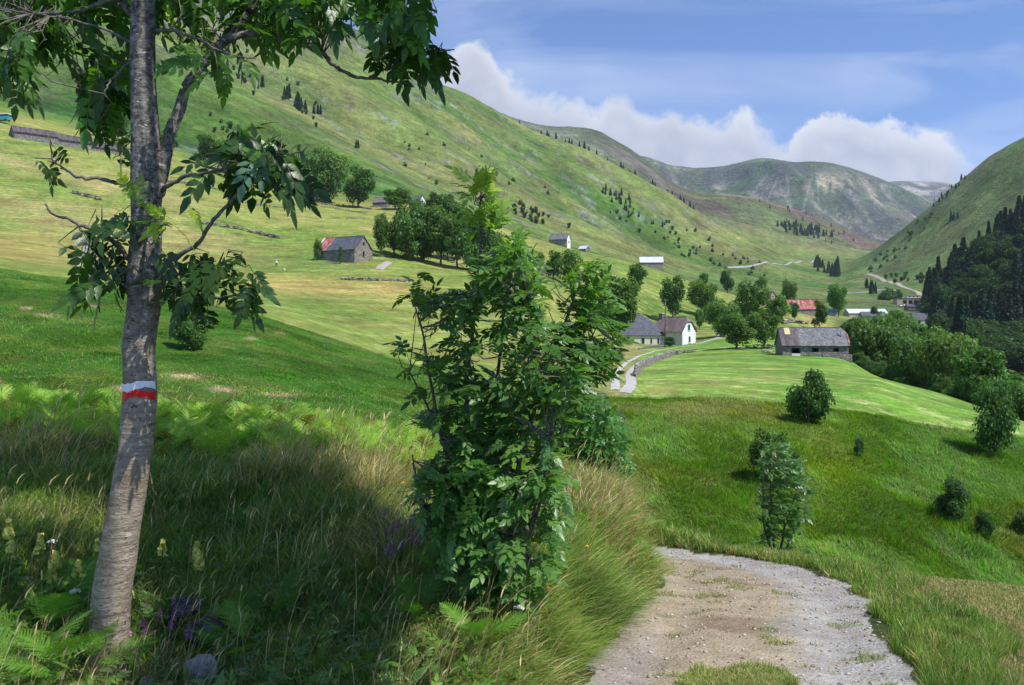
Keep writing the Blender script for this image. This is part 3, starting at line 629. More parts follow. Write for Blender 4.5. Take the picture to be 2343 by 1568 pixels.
# --- stone barn with the half red, half slate roof
b1 = house('stone_barn', 'stone barn with half rusty red and half blue slate roof on the hay slope', 'barn', at(788, 207), 207, 12.0, 6.6, 3.4, 6.6, R_(-30), MS_grey, M_slate, found=6, gable_m=MS_warm,
    gable=[(2.5, 3.1, 1.6, 2.5)], gl=[(-.28, .28, 4.5, 5.2, 'dark'), (-.35, .25, 2.0, 2.9, 'dark')], dz=-1.2)
sl = (6.6-3.4)/3.3
MB().slab([(-6.2, -3.62, 3.4-sl*.3+.17), (-2.6, -3.62, 3.4-sl*.3+.17), (-2.6, -.05, 6.6+.15), (-6.2, -.05, 6.6+.15)], .035).build('roof_sheets', M_red, b1)['label'] = 'rusty red sheet iron over the left end of the roof'
MB().box(-6.5, -5.95, -3.4, .2, 1.0, 3.6).prism([(-3.5, 3.3), (-.1, 6.8), (.3, 6.8), (.3, 2.5), (-3.5, 2.5)], -6.4, -5.97).build('end_wall', M_plaster, b1)
MB().box(-5.8, 2.2, -4.7, -4.1, -6, .4).build('retaining_wall', MS_grey, b1)
# --- farmhouse by the lane: low range and gabled house
YF = 214; sF = YF/S
pf = at(1473, YF); zF = (HZ-790)/S*YF
farm = thing('farmhouse', 'cream farmhouse with blue slate roof, green door and green shutters beside the lane', 'farmhouse', (pf[0], pf[1], zF), 0)
def fx(px): return (px-1473)*sF
x0, x1 = fx(1403), fx(1540); hw = 2.7; D = 8.6; hr = 8.0
mb = MB(); gx0, gx1 = fx(1406)-x0, fx(1440)-x0
holes = [(gx0, gx1, -.2, 1.85), (fx(1446.5)-x0, fx(1450.5)-x0, .35, 1.75), (fx(1467)-x0, fx(1475)-x0, -.3, 1.85), (fx(1488)-x0, fx(1492)-x0, .35, 1.75), (fx(1504)-x0, fx(1508)-x0, .35, 1.75), (fx(1514)-x0, fx(1518)-x0, 1.4, 1.9)]
mb.wall((x0, 0), (x1, 0), -3, hw, .45, holes); mb.wall((x1, D), (x0, D), -3, hw, .45); mb.wall((x1-.02, .45), (x1-.02, D-.45), -3, hw, .45); mb.wall((x0+.02, D-.45), (x0+.02, .45), -3, hw, .45)
mb.prism([(.45, hw), (D-.45, hw), (D/2, hr-.3)], x0+.02, x0+.47); low = mb.build('wall', M_plaster, farm)
rf = MB(); zr = hr
for sg_ in (0, 1):
    ye = -.35 if sg_ == 0 else D+.35
    rf.slab([(x0-.3, ye, hw-.28), (fx(1524), ye, hw-.28), (fx(1497), D/2, zr-1.9), (fx(1470), D/2, zr), (x0-.3, D/2, zr)], .14)
rf.slab([(fx(1524), -.35, hw-.28), (x1+.2, D+.35, hw-.28), (fx(1497), D/2, zr-1.9)], .14)
rr_ = rf.build('roof', M_slate, farm); MB().box(x0-.3, fx(1470), D/2-.14, D/2+.14, zr-.02, zr+.12).build('ridge_cap', M_slate2, rr_)
MB().slab([(x1-2.9, -.5, hw-.1), (x1+.4, -.5, hw-.1), (x1+.4, 2.4, hw+1.5), (x1-2.9, 2.4, hw+1.5)], .1).build('porch_roof', M_darktin, farm)
for k, hh_ in enumerate(holes):
    u0, u1, z0, z1 = hh_
    if k == 0: continue
    fill(farm, 'green_door' if k == 2 else 'slit', x0+u0, x0+u1, z0, z1, 0, .45, 'front')
MB().box(x0+gx0-.1, x0+gx1+.1, -.05, .12, 1.853, 2.05).build('lintel', M_wood, farm)
# gabled house, turned 43 degrees, stands right against the range
ph = at(1543, YF+1.5); ph[2] = zF
h2 = house('cottage', 'white gabled cottage with purple-brown roof and green shutters at the lane', 'house', ph, YF, 8.6, 6.2, 3.7, 7.0, R_(-44), M_plaster, M_purple, hip=(0, .38), found=3, gable_m=M_white,
    gable=[(2.45, 3.35, .9, 2.1, 'hole')], gl=[(-.55, .45, 3.75, 5.15, 'green_shutter'), (-.15, .6, .8, 2.2, 'green_shutter')], over=.45)
ch = MB().box(-4.3, -3.2, -.6, .6, 6.3, 7.9).build('chimney', MS_grey, h2); MB().box(-4.45, -3.05, -.75, .75, 7.903, 8.05).build('cap', M_trim, ch)
# shed end seen under the tree left of the farmhouse
house('stone_shed', 'small stone shed end with rusty roof under the big tree left of the farmhouse', 'shed', np.array([(1382-CX)/S*226, 226, zF+.3]), 226, 6, 5, 2.6, 5.0, R_(-10), M_beige, M_darktin, found=3)
# --- long stone barn on the right
YB = 160; pb = at(1856, YB); pb[2] = (HZ-816)/S*YB
b3 = house('slate_barn', 'long dry stone barn with grey slate roof, rusted left bay and yellow skylight', 'barn', pb, YB, 11.8, 6.0, 2.3, 5.3, R_(-5), MS_grey, M_slate2, found=3, hip=(0, .28), over=.35,
    front=[(1.6, 3.2, -.1, 1.6), (5.3, 6.5, .9, 1.65), (9.1, 10.1, .95, 1.65)])
sl = 1.0
def rq(x_0, x_1, t0, t1, up): return [(x_0, -3.35+3.35*t0, 1.95+3.35*t0+up), (x_1, -3.35+3.35*t0, 1.95+3.35*t0+up), (x_1, -3.35+3.35*t1, 1.95+3.35*t1+up), (x_0, -3.35+3.35*t1, 1.95+3.35*t1+up)]
MB().slab(rq(-6.08, -2.7, 0, .985, .17), .035).build('roof_sheets', M_darktin, b3)
MB().slab(rq(-5.1, -4.1, .60, .975, .215), .035).build('skylight', M_yellow, b3)
MB().box(-4.28, -2.72, -3.06, -3.0, -.1, .65).build('gate', M_white, b3)
ch = MB().tube([(5.0, -1.7, 3.7), (5.0, -1.7, 5.2)], [.14, .14], 8).build('chimney', M_metalpipe, b3)
MB().box(1.0, 6.2, -4.2, -3.5, -3.0, .5).build('buttress_wall', MS_grey, b3)
MB().slab([(5.95, -2.9, 2.62), (6.22, -2.9, 2.62), (6.30, -1.2, 4.30), (5.95, -1.2, 4.30)], .03).build('edge_sheet', M_red, b3)
# --- others, farther off
house('red_roof_barn', 'barn with faded red sheet iron roof on the spur', 'barn', 1839, 335, 13.6, 6.0, 1.9, 5.4, R_(0), MS_warm, M_red, found=5)
house('metal_barn', 'low barn with shining pale metal roof on the slope', 'barn', 1490, 397, 10.6, 6.0, 2.4, 5.0, R_(-6), MS_warm, M_silver, found=5)
house('slate_cottage', 'small grey-roofed stone cottage with pale gable end on the spur crest', 'cottage', 1281, 383, 8.6, 5.4, 2.7, 5.2, R_(-24), MS_warm, M_slate2, found=4, gable_m=M_white, gl=[(-.4, .4, 1.0, 2.0, 'dark')])
house('low_shed', 'tiny low shed with bright white roof next to the slate cottage', 'shed', 1337, 388, 4.0, 3.6, 1.2, 2.6, R_(-40), MS_grey, M_silver, found=3)
house('white_cottage', 'white gabled cottage with grey slate roof between round trees high on the slope', 'cottage', 956, 398, 6.2, 4.8, 3.0, 5.6, R_(-38), MS_warm, M_slate2, found=4, gable_m=M_white, gl=[(-.45, .2, 2.4, 3.4, 'dark'), (-.5, .3, .2, 1.2, 'dark')])
house('ruined_barn', 'grey slate barn roof peeping out behind the round tree', 'barn', 873, 402, 7.0, 5.0, 1.8, 4.2, R_(-10), MS_grey, M_slate2, found=3)
house('little_barn', 'small dark roofed hut right of the white cottage', 'hut', 1037, 396, 3.6, 3.4, 1.4, 2.8, R_(-30), MS_grey, M_slate2, found=3)
house('gable_house', 'small beige house showing only its plain gable behind the meadow crest', 'house', 1764, 372, 5.2, 4.6, 2.4, 5.2, R_(-88), M_beige, M_slate2, found=4, gable_m=M_beige, gl=[(-.2, .2, 2.6, 3.3, 'dark')])
house('blue_roof_shed', 'shed with flat blue sheet roof right of the red roofed barn', 'shed', 1893, 400, 6.5, 7.0, 1.2, 2.8, R_(0), M_beige, M_blueroof, found=5)
house('long_metal_shed', 'long shed with white metal roof at the foot of the valley', 'shed', 1980, 452, 20, 9, 2.2, 4.4, R_(-2), M_beige, M_silver, found=5, dz=.6)
house('dark_slate_house', 'dark slate roofed house in front of the long white shed', 'house', 1996, 436, 12, 6, 1.8, 4.0, R_(-4), MS_grey, M_slate, found=5, dz=.2)
house('valley_house', 'house with wide dark slate roof beside the pine wood', 'house', 2112, 515, 12.5, 8, 2.6, 6.6, R_(-8), M_plaster, M_slate, found=6, front=[(2, 3.6, .2, 2.0), (6, 8.5, .2, 2.2)])
house('parking_shed', 'long low dark roofed building beside the parked cars', 'building', 2106, 600, 20, 6, 1.4, 3.0, R_(-3), M_slate2, M_slate, found=6)
# three joined long barns at the upper left
for k, (px, Y, L, lab, dz_) in enumerate([(78, 328, 15, 'uppermost of the row of long stone barns with purplish roofs', 1.6), (150, 336, 17, 'middle barn of the stepped row with brown sheet roof', 1.2), (232, 346, 19, 'lowest and longest barn of the stepped row, partly behind the ash leaves', .6)]):
    p = at(px, Y); p[2] += dz_-1.2
    house('long_barn', lab, 'barn', p, Y, L, 7.0, 1.3, 3.7, R_(42), MS_grey, M_darktin, group='row of long barns stepping down the hillside', found=6, over=.5)
# visitor building with three bays
pv_ = at(2080, 655); vb = thing('roadside_building', 'flat roofed stone building with three dark bays and a white upper storey up the valley', 'building', pv_, R_(-4))
MB().wall((-9, 0), (9, 0), -6, 4.6, .6, [(4.4, 7.4, .6, 3.2), (8.6, 11.6, .6, 3.2), (12.8, 15.4, .6, 3.2)]).wall((9, 8), (-9, 8), -6, 4.6, .6).wall((8.98, .6), (8.98, 7.4), -6, 4.6, .6).wall((-8.98, 7.4), (-8.98, .6), -6, 4.6, .6).build('wall', M_beige, vb)
MB().box(-9.3, 9.3, -.3, 8.3, 4.603, 4.95).build('roof', M_slate2, vb)
up = MB().wall((-1, 1), (8.6, 1), 4.96, 6.9, .4, [(1.2, 2.6, 5.5, 6.4), (4.1, 5.5, 5.5, 6.4), (7.0, 8.4, 5.5, 6.4)]).wall((8.6, 5.5), (-1, 5.5), 4.96, 6.9, .4).wall((8.58, 1.4), (8.58, 5.1), 4.96, 6.9, .4).wall((-.98, 5.1), (-.98, 1.4), 4.96, 6.9, .4).build('upper_storey', M_white, vb)
MB().box(-1.3, 8.9, .7, 5.8, 6.903, 7.1).build('roof', M_white, up)

# ------------------------------------------------------------------ cars, people, poles, walls
def paint(name, c, rough=.25):
    m_, n = mat(name); pos = n.new('ShaderNodeTexCoord').outputs['Object']; q = n.mapr(n.noise(pos, 1.5, 3, .6), .3, .7, .93, 1.05)
    finish(n, n.new('ShaderNodeBsdfPrincipled', {'Base Color': n.mix(1.0, (*c, 1), n.new('ShaderNodeCombineColor', {0: q, 1: q, 2: q}).outputs[0], 'MULTIPLY'), 'Roughness': rough}).outputs[0]); return m_
M_tyre = paint('tyre_rubber', (.02, .02, .02), .8); M_alu = paint('wheel_rim', (.45, .45, .47), .4)
def make_car(label, c, loc, rot, van=False, group=None):
    r = thing('parked_van' if van else 'car', label, 'van' if van else 'car', loc, rot, group)
    H = 2.1 if van else 1.45; pm = paint('car_paint', c)
    prof = [(-2.1,.35),(-2.15,.85),(-1.5,.95),(-.8,H),(1.9 if van else 1.3,H),(2.15,.95),(2.2,.4)]
    MB().prism([(x, z) for x, z in prof], -.85, .85, 'y').build('body', pm, r)
    MB().prism([(-1.32,1.0),(-.80,H-.12),(1.2,H-.12),(1.75,1.0)], -.865, .865, 'y').build('window', M_glass, r)
    for sx in (-1.35, 1.4):
        for sy in (-.8, .8):
            wl = MB().tube([(sx, sy-.1, .33), (sx, sy+.1, .33)], [.33, .33], 14).build('wheel', M_tyre, r, smooth=False); MB().tube([(sx, sy-.115, .33), (sx, sy+.115, .33)], [.19, .19], 10).build('rim', M_alu, wl)
    for sy in (-.62, .62): MB().box(-2.18, -2.1, sy-.15, sy+.15, .62, .78).build('headlight', M_white, r)
    return r
carspec = [((1723, 611.5), 0, 'white car driving along the far valley road', (.75,.75,.75)), ((1742, 609.5), 0, 'second pale car close behind on the far valley road', (.6,.6,.62)),
           ((2007, 664), 0, 'white car on the road bend below the fir clump', (.75,.75,.76))]
for (q, rot, lab, c) in carspec:
    p = hit(q[0], q[1]+1, 500); make_car(lab, c, p, rot)
for k in range(9):
    px = 2062+7.6*k; p = at(px, 632+4*(k % 2)); make_car('car parked in the crowded lot below the roadside building', [(.7,.7,.72),(.8,.8,.8),(.12,.13,.16),(.62,.63,.66),(.8,.8,.8),(.35,.05,.04),(.7,.7,.7),(.16,.2,.3),(.8,.8,.8)][k], p, R_(70+10*(k % 3)), group='cars parked below the roadside building')
p = at(2302, 300); make_car('white van half hidden among the trees on the right hand road', (.78,.78,.78), p+np.array([0, 0, 1.0]), R_(10), True)
for k, px in enumerate([2104, 2118, 2126]): make_car(['white car in front of the valley house', 'second white car right of it by the valley house', 'silver car at the edge of the pine wood'][k], (.78,.78,.8), at(px, 500-3*k), R_(20*k))
# teal bus at the left edge
p = at(5, 352); bus = thing('teal_bus', 'teal and white bus standing at the left edge of the hillside', 'bus', p+np.array([0, 0, .6]), R_(-8))
M_teal = paint('teal_paint', (.05, .28, .30)); MB().box(-4.5, 3.4, -1.2, 1.2, .4, 1.9).build('body', M_teal, bus); MB().box(-4.5, 3.4, -1.2, 1.2, 2.75, 3.05).build('roof', M_white, bus); MB().box(-4.4, 3.3, -1.15, 1.15, 1.903, 2.747).build('window', M_glass, bus)
for sx in (-3, 2.2):
    for sy in (-1.1, 1.1): MB().tube([(sx, sy-.12, .45), (sx, sy+.12, .45)], [.45, .45], 14).build('wheel', M_tyre, bus)
# a person working on the hay slope, seen from afar
def person():
    p = hit(632.5, 612, 120); p[2] -= .02
    r = thing('person', 'person in pale shirt and dark trousers standing on the hay slope', 'person', p, R_(20))
    J = dict(pel=(0,0,.95), wst=(0,.02,1.12), chs=(0,.0,1.34), nck=(0,-.02,1.50), hd=(0,-.04,1.60), top=(0,-.04,1.72), sl=(-.19,0,1.42), el=(-.27,-.02,1.15), hl=(-.22,-.20,.98), sr=(.19,0,1.42), er=(.27,-.03,1.15), hr=(.20,-.22,1.0),
             kl=(-.12,-.03,.50), al=(-.14,.02,.09), tl=(-.15,-.14,.04), kr=(.12,-.02,.50), ar=(.13,.05,.09), tr=(.15,-.11,.04), lh=(-.10,0,.88), rh=(.10,0,.88))
    E = ['pel wst','wst chs','chs nck','nck hd','hd top','chs sl','sl el','el hl','chs sr','sr er','er hr','pel lh','lh kl','kl al','al tl','pel rh','rh kr','kr ar','ar tr']
    rad = dict(pel=.15, wst=.14, chs=.17, nck=.065, hd=.10, top=.08, sl=.075, el=.05, hl=.04, sr=.075, er=.05, hr=.04, kl=.075, al=.05, tl=.04, kr=.075, ar=.05, tr=.04, lh=.11, rh=.11)
    nm = list(J); me = bpy.data.meshes.new('body'); me.from_pydata([J[k] for k in nm], [tuple(nm.index(q) for q in e.split()) for e in E], [])
    o = obj('body', me, r); sk = o.modifiers.new('skin', 'SKIN'); 
    for k, q in zip(nm, me.skin_vertices[0].data): q.radius = (rad[k], rad[k]); q.use_root = (k == 'pel')
    sb = o.modifiers.new('sub', 'SUBSURF'); sb.levels = 1; sb.render_levels = 1
    m_, n = mat('person_skin_and_clothes'); sp = n.new('ShaderNodeSeparateXYZ', {0: n.new('ShaderNodeTexCoord').outputs['Object']})
    zz = sp.outputs[2]; c = n.mix(n.math('GREATER_THAN', zz, 1.02), (.03, .035, .055, 1), (.72, .66, .50, 1)); c = n.mix(n.math('GREATER_THAN', zz, 1.49), c, (.50, .32, .23, 1))
    finish(n, n.new('ShaderNodeBsdfPrincipled', {'Base Color': c, 'Roughness': .8}).outputs[0]); me.materials.append(m_)
    hat = MB().tube([(0,-.04,1.67),(0,-.04,1.70),(0,-.04,1.71),(0,-.04,1.79)], [.19,.19,.12,.10], 14).build('hat', M_trim, r, smooth=True)
person()
p = hit(651, 619, 120); MB_ = MB().tube([(0,0,0),(0,0,.28),(.0,0,.36)], [.17,.2,.06], 9); o = MB_.build('white_bucket', M_white, loc=p); tag(o, 'small white bucket lying on the grass near the person', 'bucket')
# poles
def pole(px, Y, top_px, top_py, r0, name, label, bar=False, base_py=None):
    p = at(px, Y); x1_ = (top_px-px)/S*Y; z1_ = (HZ-top_py)/S*Y-p[2]
    r = thing(name, label, 'pole', p)
    MB().tube([(0, 0, -.6), (x1_*.5, 0, z1_*.5), (x1_, 0, z1_)], [r0, r0*.88, r0*.7], 10).build('shaft', M_wood, r, smooth=True)
    if bar:
        b = MB().box(x1_-.45, x1_+.45, -.06, .06, z1_-.35, z1_-.23).build('crossbar', M_wood, r)
        for s_ in (-.38, 0, .38): MB().tube([(x1_+s_, 0, z1_-.23), (x1_+s_, 0, z1_-.08)], [.05, .03], 8).build('insulator', M_trim, b)
    return r
pole(1521, 205, 1523, 685, .15, 'wooden_pole', 'dark wooden pole standing in front of the farmhouse wall', True)
pq = hit(2159, 900, 80)
pole(2160, pq[1], 2157.5, 793, .14, 'wooden_pole', 'tall weathered wooden pole at the right edge of the mown field')
pole(2158, pq[1]+.6, 2151, 832, .10, 'pole_brace', 'paler slanted pole leaning against the tall field pole')
# lane to the farmhouse: two strips of gravel, draped on the field
M_lane = pmat('lane_gravel', (.42, .40, .375), sc=(.6, 4, 20), amp=.14, alt=(.36, .34, .29), asc=.7, at_=(.55, .75), bump=.4, bsc=20)
def ribbon(name, pts, width, m_, y0=30, up=.03, step=None, kind='structure'):
    P = np.array([hit(a, b, y0) for a, b in pts]); d = np.r_[0, np.cumsum(np.hypot(*(P[1:, :2]-P[:-1, :2]).T))]
    nn = max(8, int(d[-1]/(step or width*.5))); t = np.linspace(0, d[-1], nn); C = np.stack([np.interp(t, d, P[:, 0]), np.interp(t, d, P[:, 1])], -1)
    for _ in range(6): C[1:-1] = (C[:-2]+2*C[1:-1]+C[2:])/4
    T = np.gradient(C, axis=0); T /= np.linalg.norm(T, axis=1)[:, None]; N = np.stack([-T[:, 1], T[:, 0]], -1)
    Vt = []; W = width*(1+.18*(fbm(t*1.3/width, t*0, 3, len(pts))-.5))
    for k in np.linspace(-1, 1, 5): xy = C+N*(k*W/2)[:, None]; z = gz(xy[:, 0], xy[:, 1])+up*(1-.6*abs(k)); Vt.append(np.c_[xy, z])
    Vt = np.array(Vt).transpose(1, 0, 2).reshape(-1, 3); i = np.arange(nn-1)[:, None]*5+np.arange(4)[None]; F = np.stack([i, i+1, i+6, i+5], -1).reshape(-1, 4)
    o = obj(name, newmesh(name, Vt, F, mats=[m_], smooth=True)); o['kind'] = kind; return o
ribbon('lane_left_rut', [(1408,893),(1408,880),(1410,858),(1420,842),(1436,828),(1462,815),(1500,803),(1545,796),(1590,789),(1620,785)], .72, M_lane, 57, .05)
ribbon('lane_right_rut', [(1428,900),(1440,888),(1445,875),(1440,860),(1447,846),(1462,832),(1485,820),(1512,811),(1530,806)], 1.0, M_lane, 57, .05)
ribbon('lane_upper', [(1590,788),(1615,782),(1640,775),(1655,762),(1668,752)], 1.6, M_lane, 150, .06)
ribbon('barn_track', [(868,617),(874,610),(883,605),(890,600)], 1.9, pmat('track_gravel', (.34,.32,.30), amp=.15), 150, .10)
M_road = pmat('pale_road', (.33, .33, .33), amp=.08)
ribbon('valley_road', [(1665,613),(1700,612.5),(1740,609),(1780,605),(1830,600),(1860,596)], 3.2, M_road, 500, .6, 8)
ribbon('valley_road', [(1880,676),(1930,672),(1985,668),(2030,663),(2060,668)], 4.5, M_road, 480, .6, 8)
ribbon('side_valley_track', [(1985,628),(2020,640),(2060,655),(2100,668),(2135,678)], 6, pmat('earth_track', (.36,.32,.25)), 650, .8, 8)
# stones: one builder, many sizes
def rockmesh(seed, n=2, rough=.35):
    import bmesh
    bm = bmesh.new(); bmesh.ops.create_icosphere(bm, subdivisions=n, radius=1.0)
    rg = np.random.RandomState(seed); cuts = rg.normal(size=(7, 3)); cuts /= np.linalg.norm(cuts, axis=1)[:, None]
    for v_ in bm.verts:
        p = np.array(v_.co)
        for c_ in cuts:
            d_ = p@c_-.72
            if d_ > 0: p -= c_*d_*.9
        p = p*(1+rough*(float(fbm(p[0]*1.7+seed, p[1]*1.7+p[2]*1.3, 3, seed))-.5)); v_.co = p*np.array([1, .8, .62])
    me = bpy.data.meshes.new('rock'); bm.to_mesh(me); bm.free(); return me
M_rock = pmat('grey_rock', (.20, .185, .165), sc=(1.5, 9), amp=.3, alt=(.33, .30, .26), asc=2.2, bump=.7, bsc=7)
M_rockpale = pmat('pale_rock', (.42, .38, .31), sc=(1.5, 9), amp=.25, alt=(.27, .25, .22), asc=2.0, bump=.7, bsc=7)
M_rockdark = pmat('dark_slate_rock', (.062, .056, .052), sc=(1.5, 9), amp=.3, alt=(.13, .12, .11), asc=2.2, bump=.6, bsc=7)
def stonewall(name, label, pts, h, wd, m_, y0=60, size=.28, seed=0, cat='wall', loose=0.0, depth=0.0, group=None):
    """dry stone wall: a battered core with individual stones over its faces, one mesh"""
    P = np.array([hit(a, b, y0) for a, b in pts]); d = np.r_[0, np.cumsum(np.hypot(*(P[1:, :2]-P[:-1, :2]).T))]; rg = np.random.RandomState(seed)
    nn = int(d[-1]*h/(size*size)*1.9)+8; t = rg.rand(nn)*d[-1]; x = np.interp(t, d, P[:, 0]); y = np.interp(t, d, P[:, 1])
    base = [rockmesh(seed*10+k, 1) for k in range(3)]; bv = [np.array([v_.co[:] for v_ in b_.vertices]) for b_ in base]; bf = [np.array([p_.vertices[:] for p_ in b_.polygons]) for b_ in base]
    hh_ = h*(.55+.9*fbm(t/(3+h*2), t*0, 3, seed)); z = gz(x, y)-depth+rg.rand(nn)*hh_; off = (rg.rand(nn)-.5)*wd*(1+loose*3*rg.rand(nn))
    VS = []; FS = []; k0 = 0
    for i in range(nn):
        b_ = i % 3; s_ = size*(.5+.8*rg.rand()); a_ = rg.rand()*6.3; ca, sa = math.cos(a_), math.sin(a_); v_ = bv[b_]*s_*np.array([1.15, 1, .7]); v_ = np.c_[v_[:, 0]*ca-v_[:, 1]*sa, v_[:, 0]*sa+v_[:, 1]*ca, v_[:, 2]]
        VS.append(v_+np.array([x[i]-P[0, 0]+off[i]*.4, y[i]-P[0, 1]+off[i], z[i]-P[0, 2]])); FS.append(bf[b_]+k0); k0 += len(v_)
    me = newmesh(name, np.concatenate(VS), np.concatenate(FS), mats=[m_]); o = obj(name, me, loc=P[0]); tag(o, label, cat, group); return o
stonewall('retaining_wall', 'dry stone wall holding up the curving lane above the mown field', [(1453,862),(1462,850),(1480,838),(1505,826),(1530,818),(1545,812)], 1.0, .5, M_rock, 60, .24, 3, depth=.1)
stonewall('rubble_heap', 'heap of fallen stones beside the lane below the cottage', [(1550,812),(1562,808),(1590,806)], .7, 1.2, M_rock, 60, .28, 4, 'stones', 1)
stonewall('field_wall', 'ragged stone wall under the farmhouse garden', [(1462,800),(1490,797),(1520,793)], .5, .6, M_rock, 60, .25, 5)
stonewall('terrace_wall', 'low stone wall left of the slate barn', [(1705,797),(1740,797),(1780,798)], .7, .5, M_rock, 100, .25, 6)
stonewall('rubble_bank', 'brownish heap of stones and earth at the field edge by the slate barn', [(1745,806),(1765,808)], .5, 2, M_rockpale, 100, .3, 7, 'stones', 1)
stonewall('stone_outcrop', 'rocky outcrop on the bank behind the slate barn', [(1790,742),(1810,738),(1850,742)], 1.0, 1.6, M_rock, 180, .75, 8, 'rocks', 1)
stonewall('stone_enclosure', 'tumbled stone wall between round bushes on the middle meadow', [(1235,625),(1255,628),(1275,630)], 1.8, 1.2, M_rock, 200, .45, 9)
TW = [('under the big paired trees', [(690,462),(750,470),(800,474),(850,480)], .9), ('upper left of three broken walls on the terraces', [(545,408),(600,420),(650,430),(700,438)], .8), ('low broken wall crossing the terraces right of the trunk', [(372,418),(430,422),(480,430),(540,448)], .9),
      ('short wall fragment on the left slope', [(165,443),(200,452),(235,460)], .9), ('long tumbled wall across the slope right of the ash branches', [(455,512),(500,518),(560,528),(600,538),(640,546)], .8), ('faint wall on the mown terrace', [(560,465),(610,472),(660,478)], .5),
      ('wall line below the long barns', [(215,322),(260,330),(300,345)], .8), ('dark wall along the meadow foot below the barn track', [(770,640),(850,643),(930,645)], .5), ('wall edge above the round tree terrace', [(735,474),(790,482),(840,487)], .35)]
for k, (lab, pts, h_) in enumerate(TW): stonewall('terrace_wall', 'dry stone wall, '+lab, pts, h_, .9, M_rock, 110, .42, 20+k, group='dry stone terrace walls on the hay slope')
# ------------------------------------------------------------------ trees and bushes at a distance
def leafmat(name, gain=(1, 1, 1), trans=.42, rough=.5, spec=.3):
    m_, n = mat(name); a = n.new('ShaderNodeAttribute', attribute_name='col')
    oi = n.new('ShaderNodeObjectInfo').outputs['Random']
    q = n.mapr(oi, 0, 1, .80, 1.22); q2 = n.mapr(n.math('FRACT', n.math('MULTIPLY', oi, 7.31)), 0, 1, .85, 1.12)
    c = n.mix(1.0, a.outputs['Color'], n.new('ShaderNodeCombineColor', {0: n.math('MULTIPLY', q, n.math('MULTIPLY', q2, gain[0])), 1: n.math('MULTIPLY', q, gain[1]), 2: n.math('MULTIPLY', q, gain[2])}).outputs[0], 'MULTIPLY')
    p = n.new('ShaderNodeBsdfPrincipled', {'Base Color': c, 'Roughness': rough, 'Specular IOR Level': spec})
    t = n.new('ShaderNodeBsdfTranslucent', {'Color': n.mix(1.0, c, (1.5, 1.5, .6, 1), 'MULTIPLY')})
    finish(n, n.new('ShaderNodeMixShader', {0: trans, 1: p.outputs[0], 2: t.outputs[0]}).outputs[0]); return m_
M_leaf = leafmat('broad_leaves', (1.35, 1.5, 1.15)); M_leafd = leafmat('dark_leaves', (1.2, 1.4, 1.15)); M_needle = leafmat('needles', (.95, 1.05, 1.05), .12); M_forest = leafmat('shaded_wood_leaves', (.58, .72, .60)); M_bark, n = mat('tree_bark')  # forest leaves darkened: the slope's shade is put into their colour
pos = n.new('ShaderNodeTexCoord').outputs['Object']; pzz = n.new('ShaderNodeMapping', {'Vector': pos, 'Scale': (3, 3, .7)}).outputs[0]
finish(n, n.new('ShaderNodeBsdfPrincipled', {'Base Color': n.mix(n.noise(pzz, 3, 5, .6), (.06, .05, .04, 1), (.20, .17, .14, 1)), 'Roughness': .9}).outputs[0])
def unit(a): return a/np.maximum(np.linalg.norm(a, axis=-1, keepdims=True), 1e-9)
def cards(P, N, size, rg, col, jit=.13, asp=1.5, bend=.18):
    """leaf sprays: bent four sided flakes around points P facing roughly N"""
    n_ = len(P); N = unit(N+rg.normal(size=(n_, 3))*.65); A = unit(np.cross(N, rg.normal(size=(n_, 3)))); B = np.cross(N, A)
    s_ = (size*(.6+.8*rg.rand(n_)))[:, None]
    V = np.stack([P-A*s_*asp*.5, P+B*s_*.5+N*s_*bend, P+A*s_*asp*.5, P-B*s_*.5+N*s_*bend*.4], 1).reshape(-1, 3)
    F = np.arange(n_*4).reshape(-1, 4); c = col*(1+jit*rg.normal(size=(n_, 1)))*(1+.07*rg.normal(size=(n_, 3)))
    return V, F, np.repeat(np.clip(c, .004, 1), 4, 0)
def crown(rg, n, R, H, z0, nl=22, lob=.30, size=.34, col=(.05, .10, .025), flat=1.0, shape='round', gap=0.0):
    """leaf flakes on the outside of many lobes that fill an uneven envelope"""
    L = []
    while len(L) < nl:
        q = rg.uniform(-1, 1, 3)
        if (q**2).sum() > 1: continue
        if shape == 'cone' and math.hypot(q[0], q[1]) > (1-q[2])*.62: continue
        if shape == 'egg' and math.hypot(q[0], q[1]) > .95-.45*max(q[2], 0): continue
        L.append(q*.80)
    L = np.array(L); C = L*np.array([R, R, H/2])+np.array([0, 0, z0+H/2]); rad = lob*(.7+.7*rg.rand(nl))*min(R, H/2)*1.25
    wgt = rad**2; k = rg.choice(nl, n, p=wgt/wgt.sum()); d = unit(rg.normal(size=(n, 3))+np.array([0, 0, .25]))
    rr_ = rad[k]*(1-.5*rg.rand(n)**2.2)*(1+.22*rg.normal(size=n)*.6)
    P = C[k]+d*rr_[:, None]*np.array([1, 1, .82])
    tone = (1+.22*rg.normal(size=nl))[k][:, None]
    c = np.array(col)[None]*tone; P[:, 2] = np.maximum(P[:, 2], max(z0, 0)*.5+.03*H*rg.rand(n))
    return cards(P, d+np.array([0, 0, .35]), size, rg, c)
PROTO = {}
